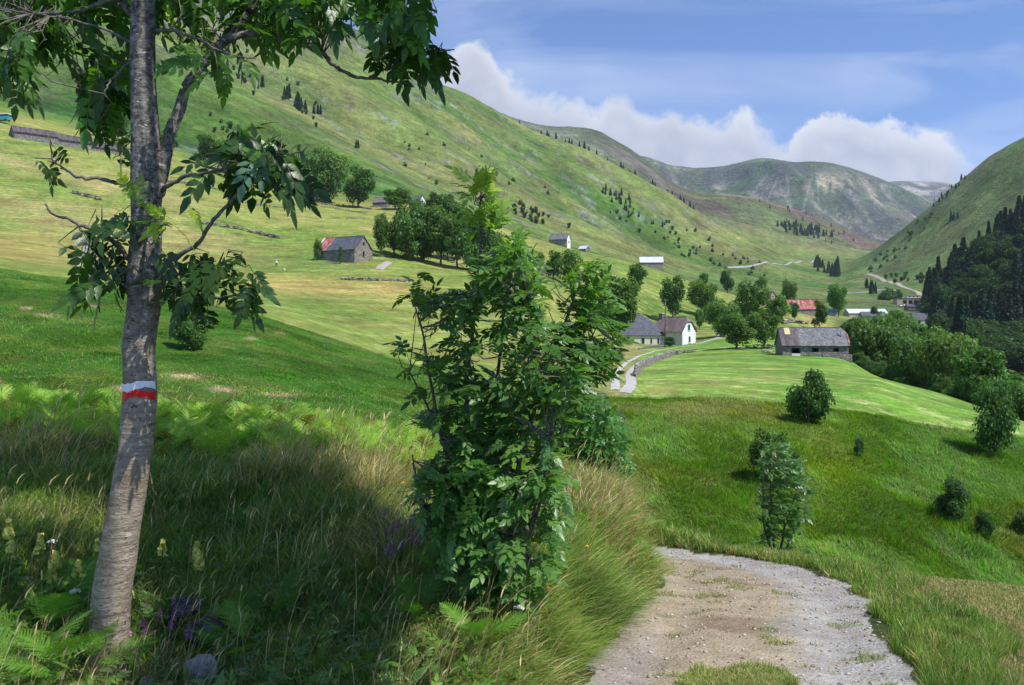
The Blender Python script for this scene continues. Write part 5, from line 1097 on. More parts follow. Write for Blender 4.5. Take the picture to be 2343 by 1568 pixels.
br([(310,428),(285,424),(245,412),(215,408),(190,410),(155,392),(130,376),(118,350)], 5.5, 1.5, 0, -.2, seed=6)
br([(312,612),(285,578),(255,548),(225,530),(195,520),(160,505),(125,492),(103,470)], 6.5, 2, 0, -.25, seed=7)
br([(262,560),(245,540),(230,520)], 3, 1, -.06, -.1, seed=71)
br([(318,50),(290,22),(268,2),(225,12),(190,20),(100,34),(20,24),(-120,10)], 7, 3, 0, .1, seed=8)
br([(315,102),(290,90),(250,70),(200,58),(150,44),(80,30)], 4.5, 1.5, 0, -.1, seed=9)
br([(318,108),(285,150),(255,185),(238,215)], 3.5, 1.5, 0, -.1, seed=10)
br([(350,632),(400,628),(450,628),(500,624),(545,600),(560,590)], 4.5, 1.2, 0, -.2, seed=11)
br([(350,628),(390,640),(425,665),(470,678),(520,680),(560,672),(600,690)], 5, 1.2, 0, -.3, seed=12)
br([(350,70),(395,72),(430,78),(460,95),(500,112),(540,130)], 5, 1.5, 0, -.2, seed=13)
br([(322,660),(324,620),(326,580),(335,550),(352,530),(385,512)], 5, 2, -.12, -.35, seed=14)
br([(346,560),(372,528),(385,515)], 2, 1, -.1, -.25, seed=141)
br([(325,-60),(450,-140),(620,-180),(800,-130),(950,-60),(1010,-10)], 10, 3, 0, .3, 'limb', 15)
br([(320,-200),(180,-260),(0,-240),(-200,-160),(-330,-60)], 10, 3, 0, .2, 'limb', 16)
br([(690,-230),(820,-330),(980,-420)], 8, 3, .2, 1.2, 'limb', 17)
br([(335,-300),(600,-520),(900,-640),(1200,-700)], 9, 3, 0, 2.2, 'limb', 18)
br([(335,-260),(250,-520),(120,-700),(0,-800)], 9, 3, 0, 2.0, 'limb', 19)
BRP = np.concatenate(BR)
def inpoly(px, py, P):
    P = np.array(P, float); c = np.zeros(len(px), bool); j = len(P)-1
    for i in range(len(P)):
        xi, yi, xj, yj = *P[i], *P[j]; m_ = ((yi > py) != (yj > py)); c ^= m_ & (px < (xj-xi)*(py-yi)/(yj-yi+1e-12)+xi); j = i
    return c
def sample(poly, n, rg):
    P = np.array(poly); lo, hi = P.min(0), P.max(0); out = np.zeros((0, 2))
    while len(out) < n:
        q = rg.uniform(lo, hi, (n*3, 2)); out = np.r_[out, q[inpoly(q[:, 0], q[:, 1], poly)]]
    return out[:n]
rg = np.random.RandomState(12); LP = []; LD = []; LU = []; LS = []; LCc = []; TW_ = MB()
def cluster(poly, n, dy=(-.45, .45), ls=(.17, .26), hang=.5, col=(.030, .075, .014), outw=None, tw=True, uprand=.5):
    q = sample(poly, n, rg); Yq = YT+rg.uniform(*dy, n); A = np.stack([(q[:, 0]-CX)/S*Yq, Yq, (HZ-q[:, 1])/S*Yq], -1)-rb
    d2 = ((A[:, None]-BRP[None])**2).sum(-1); nb = BRP[d2.argmin(1)]; dd = np.sqrt(d2.min(1))
    o_ = unit(A-nb+1e-4); D = unit(o_*np.array([1, 1, .5])+rg.normal(size=(n, 3))*.45+np.array([0, 0, -hang])); s_ = rg.uniform(*ls, n)
    LP.append(A-D*(s_*.45)[:, None]); LD.append(D); LU.append(np.array([0, -.5, 1.0])+rg.normal(size=(n, 3))*uprand); LS.append(s_); LCc.append(np.array(col)[None]*(1+.22*rg.normal(size=(n, 1)))*np.array([1, 1, 1])+rg.normal(size=(n, 1))*np.array([.006, .006, 0]))
    if tw:
        for i in range(n):
            if .05 < dd[i] < .42 and rg.rand() < .6: m_ = (nb[i]+A[i])/2+rg.normal(size=3)*.04+np.array([0, 0, .03]); TW_.tube([nb[i], m_, A[i]-D[i]*s_[i]*.45], [.0045, .0035, .0025], 5)
DG = (.060, .150, .020)
cluster([(0,-60),(290,-60),(290,60),(230,110),(130,90),(60,120),(70,200),(30,195),(-60,150),(-80,0)], 110, col=DG, dy=(.0, .5))
cluster([(0,20),(70,40),(60,170),(-40,160),(-60,60)], 40, col=(.06,.14,.02))
cluster([(150,110),(300,120),(300,380),(255,330),(200,300),(165,260),(190,220)], 56, col=DG, ls=(.17, .26), dy=(.05, .5))
cluster([(350,-60),(600,-60),(590,30),(500,90),(420,60),(380,70),(356,50)], 62, col=DG, dy=(.05, .5))
cluster([(420,70),(520,110),(515,165),(470,190),(400,160),(385,130)], 14, col=DG, ls=(.15, .22))
cluster([(560,-70),(800,-70),(790,60),(730,50),(660,90),(560,95),(540,40)], 80, col=DG, dy=(-.2, .5))
cluster([(720,-90),(985,-90),(985,40),(950,95),(880,50),(800,35),(740,15)], 100, col=DG, dy=(-.2, .6))
cluster([(860,90),(1000,70),(1030,130),(1010,155),(980,175),(900,165),(840,130)], 34, col=(.035,.09,.014), dy=(.0, .6), hang=.4)
cluster([(580,150),(530,180),(500,200),(470,110),(540,100)], 6, col=DG, ls=(.16,.22))
cluster([(540,300),(640,290),(680,340),(690,430),(600,450),(540,420),(430,400),(440,360),(510,350)], 46, col=(.035,.085,.018), dy=(-.35, .15), hang=.35, ls=(.17, .26))
cluster([(560,320),(620,310),(630,370),(560,390)], 5, col=(.10,.19,.11), dy=(-.4, -.3), hang=.1, ls=(.17, .2))
cluster([(150,530),(250,500),(300,520),(290,620),(270,680),(220,690),(150,680),(160,610)], 24, col=(.035,.085,.016), dy=(-.35, .1), ls=(.18, .27))
cluster([(258,480),(298,500),(296,560),(262,550)], 4, col=(.06,.17,.02), dy=(-.3, -.15), ls=(.13, .18), hang=.2)
cluster([(372,560),(400,590),(470,590),(545,575),(580,600),(590,670),(600,700),(540,700),(470,740),(400,700),(370,680)], 46, col=(.035,.085,.016), dy=(-.4, .1), ls=(.16, .25))
cluster([(75,345),(140,340),(145,380),(100,410),(70,400)], 5, col=(.03,.07,.015), dy=(-.3, -.1), ls=(.12, .17))
cluster([(288,420),(318,420),(325,485),(300,495)], 4, col=(.26,.38,.06), dy=(-.3, -.22), ls=(.13, .18), hang=-.4, tw=False)
cluster([(345,470),(410,480),(465,470),(455,520),(400,545),(350,530)], 8, col=(.28,.40,.04), dy=(-.35, -.22), ls=(.12, .16), hang=.1, tw=False)
# unseen crown above the view, its leaves placed to cast the bank's shade
sh_poly = [(-250,860),(60,880),(270,900),(330,955),(420,940),(560,960),(655,975),(735,1040),(790,1120),(880,1190),(940,1260),(945,1350),(905,1420),(860,1500),(800,1640),(330,1660),(420,1450),(400,1330),(340,1180),(60,1120),(-100,1170),(-250,1160)]
q = sample(sh_poly, 9500, rg); keep = []
for k in range(len(q)):
    g_ = hit(q[k, 0], q[k, 1]+25, 2.6, 11.5)
    if g_[1] > 11.3: continue
    hh_ = rg.uniform(3.0, 7.5)/SUNV[2]; p = g_+np.array([0, 0, .2])+SUNV*hh_
    if p[1] < .8 or (p[2]-.42)/p[1] < .39 or p[2] > 5.6: continue
    bad = False
    for yb, xa, xb, zt_ in ((5.1,-.72,.75,.30),(5.5,-.75,.75,.35),(5.9,-.75,.75,.35),(5.5,-.4,.22,1.1),(5.2,-.4,.22,1.1),(5.8,-.4,.22,1.1),(4.75,-2.42,-1.95,-.42)):
        t_ = (yb-p[1])/-SUNV[1]
        if t_ > 0 and xa < p[0]-t_*SUNV[0] < xb and -2.3 < p[2]-t_*SUNV[2] < zt_: bad = True
    if bad: continue
    keep.append(p)
keep = np.array(keep)-rb; n_ = len(keep); keep = keep+rg.normal(size=(n_, 3))*.03
D = unit(rg.normal(size=(n_, 3))*.7+np.array([0, 0, -.3])); s_ = rg.uniform(.24, .34, n_)
LP.append(keep-D*(s_*.5)[:, None]); LD.append(D); LU.append(SUNV[None]+rg.normal(size=(n_, 3))*.35); LS.append(s_); LCc.append(np.tile(np.array([DG])*1.3, (n_, 1)))
V, F, c = place_leaves(np.concatenate(LP), np.concatenate(LD), np.concatenate(LU), np.concatenate(LS), np.concatenate(LCc), rg, .3)
obj('foliage', newmesh('ash_foliage', V, F, c, [M_ash], smooth=True), root); TW_.build('twigs', M_twig, root, smooth=True)
for k in range(14):
    e_ = keep[rg.randint(n_)]; s0 = np.array([0.15, 0, (1560+180+rg.rand()*300)/S*YT]); limb('branch', [s0, (s0+e_)/2+rg.normal(size=3)*.12+np.array([0, 0, .2]), e_], [.03, .02, .006], M_twig, root, 7, 6, .02, 100+k)

# ------------------------------------------------------------------ saplings and shrubs with real compound leaves
def sapling(name, label, Y0, base, stems, polys, ls, cols, seed, depth=.4, holes=.0, upw=.35, thick=1.0, group=None):
    rg = np.random.RandomState(seed); b0 = W(base[0], base[1], Y0); b0[2] = float(gz(b0[0], b0[1])); r = thing(name, label, 'sapling' if name == 'ash_sapling' else 'shrub', b0, 0, group); SP = []
    for k, (pts, r0, r1, dy) in enumerate(stems):
        n_ = len(pts); P = [W(a, b, Y0+dy*i/(n_-1))-b0 for i, (a, b) in enumerate(pts)]
        P[0] = np.array([P[0][0], P[0][1], -.05])
        SP.append(limb('stem', P, np.linspace(r0, r1, n_)/S*Y0*thick, M_twig, r, 8, 6, .012*Y0/5.5, seed*20+k))
    SPa = np.concatenate(SP); P_ = []; D_ = []; U_ = []; S_ = []; C_ = []; tw = MB()
    for poly, n_, ci, d0, d1 in polys:
        q = sample(poly, n_, rg); q = q+rg.normal(size=q.shape)*(11 if Y0 < 8 else 5)
        if holes: q = q[fbm(q[:, 0]/(38 if Y0 < 8 else 20), q[:, 1]/(38 if Y0 < 8 else 20), 2, seed+3) > holes+.05*np.exp(-((q[:, 1]-960)/90)**2)]
        n_ = len(q); Yq = Y0+rg.uniform(d0, d1, n_); A = np.stack([(q[:, 0]-CX)/S*Yq, Yq, (HZ-q[:, 1])/S*Yq], -1)-b0
        A[:, 2] = np.maximum(A[:, 2], .06)
        d2 = ((A[:, None]-SPa[None]-np.array([0, 0, .06]))**2).sum(-1); nb = SPa[d2.argmin(1)]; dd = np.sqrt(d2.min(1))
        D = unit(unit(A-nb+1e-4)*np.array([1, 1, .4])+rg.normal(size=(n_, 3))*.35+np.array([0, 0, upw-.25])); s_ = rg.uniform(*ls, n_)
        c0 = np.array(cols[ci][0]); c1 = np.array(cols[ci][1]); t_ = rg.rand(n_, 1); D = unit(D+np.array([0, 0, .40])) if ci in (1, 2) else D; P_.append(A-D*(s_*.5)[:, None]); D_.append(D); U_.append(np.array([0, -.25, 1.0])+rg.normal(size=(n_, 3))*.38); S_.append(s_); C_.append(c0*(1-t_)+c1*t_)
        for i in range(n_):
            if dd[i] > .07 and rg.rand() < .45: e_ = A[i]-D[i]*s_[i]*.5; tw.tube([nb[i], (nb[i]+e_)/2+rg.normal(size=3)*.02+np.array([0, 0, -.02]), e_], [.004*thick, .0035*thick, .0022*thick], 5)
    V, F, c = place_leaves(np.concatenate(P_), np.concatenate(D_), np.concatenate(U_), np.concatenate(S_), np.concatenate(C_), rg, .22)
    obj('foliage', newmesh('foliage', V, F, c, [M_ash], smooth=True), r)
    if tw.v: tw.build('twigs', M_twig, r)
    return r
gA = [((.062,.150,.032), (.115,.225,.055)), ((.15,.28,.045), (.25,.39,.075)), ((.40,.52,.09), (.52,.62,.14)), ((.070,.175,.045), (.140,.265,.060)), ((.09,.21,.04), (.15,.30,.055))]
st = [([(1130,1390),(1085,1170),(1068,1000),(1066,900),(1080,780),(1095,640),(1100,500),(1098,420)], 7.5, 2, .05),
      ([(1150,1390),(1175,1130),(1215,960),(1262,820),(1300,720),(1322,660),(1332,620)], 6.5, 1.8, .25), ([(1140,1390),(1142,1150),(1130,950),(1148,760),(1165,650),(1172,600)], 6, 2, .3),
      ([(1110,1390),(1040,1120),(1000,950),(975,820),(962,740),(950,690)], 5.5, 1.5, -.2), ([(1160,1390),(1205,1230),(1245,1080),(1262,1000)], 5, 1.5, -.3), ([(1165,1390),(1235,1150),(1285,980),(1325,850),(1350,790),(1365,750)], 4.5, 1.3, .45),
      ([(1105,1390),(1010,1250),(965,1130),(945,1040)], 5, 1.5, -.15), ([(1120,1390),(1060,1180),(1010,1000),(960,900),(935,850)], 5, 1.5, .1), ([(1145,1390),(1170,1240),(1190,1080),(1195,900),(1212,800),(1208,700)], 5.5, 1.6, -.2)]
sapling('ash_sapling', 'bushy young ash sapling with many stems and pale green top shoot beside the path', 5.5, (1135, 1370), st, [
    ([(1078,415),(1125,410),(1145,500),(1160,560),(1120,600),(1078,560),(1070,480)], 100, 1, -.2, .2), ([(1085,400),(1116,400),(1118,440),(1084,440)], 22, 2, -.14, .05), ([(1045,450),(1080,430),(1080,480)], 3, 1, -.1, .1),
    ([(1060,540),(1150,520),(1215,560),(1235,640),(1230,720),(1150,740),(1080,720),(1040,640)], 230, 4, -.35, .35),
    ([(932,640),(975,632),(1030,675),(1075,610),(1190,560),(1235,640),(1222,700),(1268,765),(1330,800),(1340,900),(1200,960),(1060,925),(925,885),(912,790),(965,735)], 860, 0, -.55, .5),
    ([(1295,620),(1370,600),(1395,650),(1390,700),(1330,700),(1290,660)], 85, 4, .0, .4), ([(1300,700),(1395,715),(1412,780),(1402,835),(1360,850),(1330,900),(1260,880),(1270,780)], 300, 0, -.1, .5),
    ([(940,880),(1320,880),(1280,990),(1200,1020),(1000,1010),(930,960)], 460, 0, -.5, .45), ([(960,1010),(1260,1000),(1270,1110),(1190,1120),(960,1100)], 330, 3, -.5, .4),
    ([(955,1090),(1100,1060),(1260,1060),(1285,1120),(1270,1250),(1200,1370),(1130,1350),(1020,1290),(960,1180)], 1000, 3, -.6, .35), ([(960,1080),(1080,1040),(1100,1130),(990,1160)], 50, 4, -.5, -.3)],
    (.12, .19), gA, 3, holes=.40)
sapling('ash_sapling', 'small dark green ash sapling growing at the outer bend of the path', 13.7, (1775, 1278), [([(1775,1280),(1768,1180),(1762,1080),(1765,1010)], 4, 1.2, .1), ([(1780,1280),(1800,1190),(1822,1120),(1835,1080)], 4, 1.2, .2), ([(1770,1280),(1750,1200),(1745,1120),(1755,1060)], 3.5, 1.2, -.2), ([(1785,1280),(1815,1220),(1850,1170)], 3, 1, .1)], [
    ([(1745,1030),(1790,1010),(1830,1050),(1850,1110),(1855,1170),(1830,1235),(1750,1235),(1738,1110)], 1000, 0, -.5, .6), ([(1755,1010),(1790,1005),(1800,1040),(1750,1040)], 22, 4, -.3, .3), ([(1725,1235),(1850,1240),(1860,1275),(1725,1288)], 90, 3, -.5, .4)],
    (.11, .17), gA, 5, thick=.8, holes=.34)
sapling('leafy_shrub', 'bright green leafy shrub on the shoulder of the bank behind the young ash', 12.4, (1350, 1130), [([(1350,1130),(1330,1000),(1310,900)], 4, 1.2, .2), ([(1355,1130),(1370,1000),(1390,900)], 4, 1.2, -.2), ([(1360,1130),(1410,1030),(1430,960)], 4, 1.2, .1), ([(1340,1130),(1290,1020),(1265,960)], 4, 1.2, .0)], [
    ([(1270,890),(1340,880),(1385,915),(1435,990),(1440,1070),(1380,1120),(1300,1100),(1235,1030),(1240,930)], 1500, 4, -.7, .7)],
    (.12, .19), [gA[0], gA[1], gA[2], gA[3], ((.05,.16,.03), (.11,.27,.05))], 8, thick=.9)
# ------------------------------------------------------------------ grasses, ferns, flowers, stones close by
M_grass = ashleaf('grass_blades', .35, .55, .25, (1.3, 1.35, .6, 1))
def blades(P, L, Wd, az, lean, colr, rg, lv=(0, .38, .72, 1.0), grav=.0):
    n_ = len(P); h = np.stack([np.cos(az), np.sin(az), 0*az], -1); sd_ = np.stack([-np.sin(az+rg.normal(size=n_)*.8), np.cos(az+rg.normal(size=n_)*.8), 0*az], -1)
    rows = []; cols = []
    for t in lv:
        c = P+h*(L*(lean*t*.35+lean*.65*t*t))[:, None]; c[:, 2] += L*(t*np.sqrt(np.maximum(1-lean**2*.55, .1))-(.30*lean+grav)*t**2.4)
        w_ = (Wd*(1-t)**.6*(.75+.5*(t > 0)))[:, None]
        if t < 1: rows += [c-sd_*w_*.5, c+sd_*w_*.5]
        else: rows += [c]
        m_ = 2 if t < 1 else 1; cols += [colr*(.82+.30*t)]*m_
    V = np.stack(rows, 1); Cc = np.stack(cols, 1); nv = V.shape[1]; base = np.arange(n_)[:, None]*nv; F = []
    for k in range(len(lv)-2): F.append(np.stack([2*k, 2*k+1, 2*k+3, 2*k+2])[None]+base)
    Q4 = np.concatenate(F) if F else np.zeros((0, 4), int); k = 2*(len(lv)-2); T3 = np.array([k, k+1, k+2])[None]+base
    return V.reshape(-1, 3), Q4, T3, np.clip(Cc.reshape(-1, 3), .003, 1)
def joinmesh(name, parts, m_):
    V = np.concatenate([p[0] for p in parts]); C = np.concatenate([p[3] for p in parts]); Q = []; T = []; k = 0
    for p in parts: Q.append(p[1]+k); T.append(p[2]+k); k += len(p[0])
    return newmesh(name, V, [np.concatenate(Q), np.concatenate(T)], C, [m_])
def wpts(px, Y): x = (px-CX)/S*Y; return x, Y, gz(x, Y)
def pdist(x, y): return polyd(x, y, PATH)
rg = np.random.RandomState(77)
GREENS = np.array([(.12,.225,.035), (.165,.285,.045), (.21,.30,.060), (.095,.185,.042), (.25,.34,.075)]); TAN = np.array([(.52,.42,.20), (.44,.35,.17), (.60,.50,.28), (.35,.26,.13)])
def pick(pal, n): return pal[rg.randint(0, len(pal), n)]*(1+.16*rg.normal(size=(n, 1)))
# tufts on the left bank
nt = 15500; px = rg.uniform(-320, 1640, nt); Yt = np.exp(rg.uniform(math.log(2.9), math.log(14.5), nt)); x, y, z = wpts(px, Yt); d, sd_ = pdist(x, y)
ok = ((sd_ < 0) & (d > 1.02)) | ((sd_ > 0) & (d > 1.15) & (px < 1640) & (Yt > 11.5)); px, Yt, x, y, d = px[ok], Yt[ok], x[ok], y[ok], d[ok]; nt = len(px)
py = HZ-S*gz(x, y)/y
dryn = fbm(x*.9+3, y*.9, 3, 301)
dry = np.clip(1.15*np.exp(-((px-760)/170)**2-((py-1085)/70)**2)+1.2*np.exp(-((px-1400)/95)**2-((py-1150)/75)**2)+.55*np.exp(-((px-60)/150)**2-((py-1060)/90)**2)+.5*np.exp(-((px-900)/60)**2-((py-1310)/90)**2)+.35*np.exp(-((px-1300)/60)**2-((py-1280)/60)**2), 0, 1)
dry = np.clip(dry*.9+(dryn-.52)*1.6, .10, .85)
nb = rg.randint(18, 34, nt); ti = np.repeat(np.arange(nt), nb); n_ = len(ti); a_ = rg.rand(n_)*6.283; rad = .02+.085*np.sqrt(rg.rand(n_)); bx_ = x[ti]+np.cos(a_)*rad; by_ = y[ti]+np.sin(a_)*rad
dd, ss = pdist(bx_, by_); k_ = (dd > 1.0); ti, a_, bx_, by_, dd = ti[k_], a_[k_], bx_[k_], by_[k_], dd[k_]; n_ = len(ti)
bz = gz(bx_, by_)
edge = np.clip(1-(dd-1.0)/1.0, 0, 1)*(ss[k_] < 0)
Lg = (.17+.16*rg.rand(n_))*(.75+.6*fbm(x*1.3, y*1.3, 3, 305)[ti])*(1+.35*(dry[ti] > .5))*(1+.20*edge)
near_ = np.clip((by_-2.6)/3.6, .45, 1)*(1-.42*np.exp(-((px[ti]-120)/330)**2)*(by_ < 6.2))*(1-.45*sst(8.6, 9.6, by_)*(1-sst(850, 1000, px[ti]))); Lg *= near_
hz = np.stack([np.cos(a_)+1.1*edge*1.0+.35, np.sin(a_)-.45*edge-.1], -1)*(.5+rg.rand(n_, 1)); az = np.arctan2(hz[:, 1], hz[:, 0]); lean = np.clip(.35+.45*rg.rand(n_)+.28*edge, .1, 1.0)
isdry = rg.rand(n_) < dry[ti]*.8; colr = np.where(isdry[:, None], pick(TAN, n_), GREENS[(vn(x*2.2, y*2.2, 310)[ti]*4.99).astype(int)]*(1+.20*rg.normal(size=(n_, 1))))
colr = colr*(.95+.45*vn(x*5, y*5, 311)[ti])[:, None]
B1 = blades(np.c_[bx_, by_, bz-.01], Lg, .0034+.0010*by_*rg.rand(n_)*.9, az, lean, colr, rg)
# tall flowering stalks of the dry grass, with seed heads
ns = 3300; sel = rg.choice(nt, ns, p=(dry**1.5+.03)/(dry**1.5+.03).sum()); sx_ = x[sel]+rg.normal(size=ns)*.12; sy_ = y[sel]+rg.normal(size=ns)*.12; ds, _ = pdist(sx_, sy_); k_ = ds > 1.1; sx_, sy_ = sx_[k_], sy_[k_]; ns = len(sx_); sz_ = gz(sx_, sy_)
Ls = rg.uniform(.28, .66, ns)*np.clip((sy_-2.4)/3, .5, 1); azs = rg.normal(size=ns)*.9; le = rg.uniform(.15, .65, ns); B2 = blades(np.c_[sx_, sy_, sz_], Ls, .0026+.00042*sy_, azs, le, pick(TAN, ns), rg)
h_ = np.c_[np.cos(azs), np.sin(azs), np.zeros(ns)]
hp = np.c_[sx_, sy_, sz_]+h_*(Ls*(le*.82*.35+le*.65*.67))[:, None]; hp[:, 2] += Ls*(.82*np.sqrt(1-le**2*.55)-.30*le*.62)
B3 = blades(hp, Ls*.20, .006+.0006*sy_, azs, np.clip(le+.25, 0, 1), pick(TAN, ns)*1.1, rg)
obj('grass', joinmesh('bank_grass', [B1, B2, B3], M_grass)); o = bpy.data.objects['grass']; tag(o, 'long green and straw coloured grass covering the bank left of the path', 'grass', kind='stuff')
# right verge, the meadow beyond, the tuft in the middle of the path and the far verge
def verge(name, label, n_, pxr, Yr, cond, L, Wd, pal, drym=.15, lean=(.2, .7), seed=1, clumps=True, azm=None):
    px = rg.uniform(*pxr, n_); Yt = np.exp(rg.uniform(math.log(Yr[0]), math.log(Yr[1]), n_)); x, y, z = wpts(px, Yt); d, s_ = pdist(x, y); k_ = cond(x, y, d, s_, px, Yt); x, y, d, s_ = x[k_], y[k_], d[k_], s_[k_]; m_ = len(x)
    cl = vn(x*7, y*7, seed) if clumps else np.full(m_, .5); gx = (vn(x*7+.1, y*7, seed)-cl)*10; gy = (vn(x*7, y*7+.1, seed)-cl)*10
    az = np.arctan2(gy+rg.normal(size=m_)*.7, gx+rg.normal(size=m_)*.7+.2); 
    Ln = L*(.5+.8*cl)*(.7+.6*rg.rand(m_)); c = np.where((rg.rand(m_) < drym)[:, None], pick(TAN, m_), pal[(vn(x*1.7, y*1.7, seed+2)*(len(pal)-.01)).astype(int)]*(1+.18*rg.normal(size=(m_, 1))))
    return blades(np.c_[x, y, gz(x, y)-.008], Ln, Wd*(.6+.8*rg.rand(m_))*np.clip(y/7, .6, 2), az, rg.uniform(*lean, m_), c, rg), m_
RV = lambda x, y, d, s_, px, Yt: (s_ > 0) & (d > 1.0+.05*np.sin(y*5)) & (d < 1.75+.25*np.sin(y*2.1)) & (Yt < 13)
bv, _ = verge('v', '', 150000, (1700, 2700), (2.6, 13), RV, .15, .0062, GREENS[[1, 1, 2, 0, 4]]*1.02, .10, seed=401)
RM = lambda x, y, d, s_, px, Yt: (s_ > 0) & (d > 1.5)
bm_, _ = verge('m', '', 170000, (1900, 2750), (2.8, 17), RM, .055, .0055, np.array([(.15,.20,.045), (.20,.23,.06), (.26,.25,.09), (.14,.19,.045)]), .38, (.3, .9), seed=411)
FV = lambda x, y, d, s_, px, Yt: (d > 1.02) & (((s_ > 0) & (px < 2000)) | (px < 1640))
bf_, _ = verge('f', '', 60000, (1480, 2050), (11.2, 16.5), FV, .12, .0055, GREENS[[0, 1, 2]], .30, seed=421)
CT = lambda x, y, d, s_, px, Yt: ((np.hypot((px-1690)/118, (Yt-5.12)/.30)+.7*(fbm(x*6, y*6, 3, 9)-.5)) < 1)
bc_, _ = verge('c', '', 30000, (1540, 1840), (4.6, 5.7), CT, .06, .006, GREENS[[1, 2, 2]]*1.05, .35, (.3, .9), seed=431)
PT = lambda x, y, d, s_, px, Yt: (d < 1.0) & (fbm(x*2.6, y*2.6, 4, 203) > .69)
bp_, _ = verge('p', '', 60000, (1350, 2050), (4.2, 12.5), PT, .035, .006, GREENS[[1, 2, 0]], .3, (.3, .9), seed=441)
o = obj('verge_grass', joinmesh('verge_grass', [bv, bf_, bc_, bp_], M_grass)); tag(o, 'fresh green grass lining the right side of the path and sprouting in its middle', 'grass', kind='stuff')
o = obj('meadow_grass', joinmesh('meadow_grass', [bm_], M_grass)); tag(o, 'short yellowish meadow grass in the lower right corner', 'grass', kind='stuff')
# rough grass on the far banks: coarser tufts, larger because they stand farther off
def farbank(n_, pxr, Yr, L, Wd, pal, drym, crest_lim, seed):
    px = rg.uniform(*pxr, n_); Yt = np.exp(rg.uniform(math.log(Yr[0]), math.log(Yr[1]), n_)); cr = np.interp(px, [q[0] for q in LINES[8]], [q[1] for q in LINES[8]]); k_ = Yt < cr*crest_lim; px, Yt = px[k_], Yt[k_]; x, y, z = wpts(px, Yt); m_ = len(x)
    g = vn(x*1.1, y*1.1, seed); big = fbm(x*.12, y*.12, 3, seed+1); az = 6.28*vn(x*.35, y*.35, seed+2)+rg.normal(size=m_)*.5
    c0 = bil(LC[..., 0], px, np.log(y)); c1 = bil(LC[..., 1], px, np.log(y)); c2 = bil(LC[..., 2], px, np.log(y)); c = np.stack([c0, c1, c2], -1)*np.array([[1.95, 2.0, 1.6]])*(1+.32*rg.normal(size=(m_, 1)))*(.70+.6*g)[:, None]
    dk = rg.rand(m_) < drym*(.4+1.2*big); c = np.where(dk[:, None], pick(TAN, m_)*.62, c)
    return blades(np.c_[x, y, z-.02], L*(.35+1.1*g*big*1.6)*(.6+.8*rg.rand(m_)), Wd*(.6+.8*rg.rand(m_)), az, rg.uniform(.3, .95, m_), c, rg, lv=(0, .5, 1.0))
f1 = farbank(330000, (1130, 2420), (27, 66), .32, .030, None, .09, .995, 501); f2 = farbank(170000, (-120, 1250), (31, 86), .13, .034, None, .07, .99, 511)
o = obj('rough_grass', joinmesh('rough_grass', [f1, f2], M_grass)); tag(o, 'rough tussocky grass on the steep banks beyond the path', 'grass', kind='stuff')

# ferns
def frond_template(npair, pinn, seed):
    """a bracken frond along +x, length 1: leafy pinnae either side, each toothed"""
    r_ = np.random.RandomState(seed); V = []; T = []
    for i in range(npair):
        t = .10+.88*i/npair; L_ = .42*math.sin(math.pi*min(1, (t+.16)/1.25))**1.0*(1-t)**.38*1.15
        for sg_ in (-1, 1):
            ang = math.radians(66-16*t)+r_.normal()*.05; c, s = math.cos(ang), math.sin(ang)*sg_; z0 = -.30*t*t
            if pinn:
                m_ = max(4, int(11*L_/.3))
                for j in range(m_):
                    u0 = L_*j/m_; u1 = L_*(j+.95)/m_; w_ = .036*(1-.75*j/m_)*(.5+L_*1.6)
                    for sg2 in (-1, 1):
                        k = len(V)
                        for (a, b) in ((u0, 0), (u1, 0), ((u0+u1)/2+.006, sg2*w_)): V.append((t+a*c-b*s*1.0*sg_*sg_, a*s+b*c, z0-.10*a/.3*a+abs(b)*.15))
                        T.append((k, k+1, k+2))
            else:
                k = len(V); w_ = .050*(.5+L_)
                for (a, b) in ((0, -w_*.4), (0, w_*.4), (L_*.5, w_), (L_*.5, -w_), (L_, 0)): V.append((t+a*c-b*s, a*s+b*c, z0-.35*a*a))
                T += [(k, k+1, k+2), (k, k+2, k+3), (k+3, k+2, k+4)]
    k = len(V)
    for t in (-.35, .2, .6, .97): V.append((t, -.007, -.30*max(t, 0)**2-.002)); V.append((t, .007, -.30*max(t, 0)**2-.002))
    for i in (0, 2, 4): T += [(k+i, k+i+1, k+i+3), (k+i, k+i+3, k+i+2)]
    return np.array(V), np.array(T)
FT = frond_template(19, True, 1); FS_ = frond_template(15, False, 2)
def fronds(tmpl, P, az, el, Sc, col, roll):
    V, T = tmpl; n_ = len(P); ce, se = np.cos(el), np.sin(el); X = np.stack([np.cos(az)*ce, np.sin(az)*ce, se], -1); Yv = np.stack([-np.sin(az), np.cos(az), 0*az], -1); Z = np.cross(X, Yv)
    Yr = Yv*np.cos(roll)[:, None]+Z*np.sin(roll)[:, None]; Zr = np.cross(X, Yr)
    Wv = P[:, None]+Sc[:, None, None]*((V[None, :, 0:1]+.35)*X[:, None]+V[None, :, 1:2]*Yr[:, None]+V[None, :, 2:3]*Zr[:, None])
    F = (T[None]+(np.arange(n_)*len(V))[:, None, None]).reshape(-1, 3); c = np.repeat(col, len(V), 0)*(1+.08*rg.normal(size=(n_*len(V), 1)))
    return Wv.reshape(-1, 3), F, np.clip(c, .003, 1)
M_fern = ashleaf('fern_fronds', .42, .5, .25, (1.3, 1.5, .4, 1))
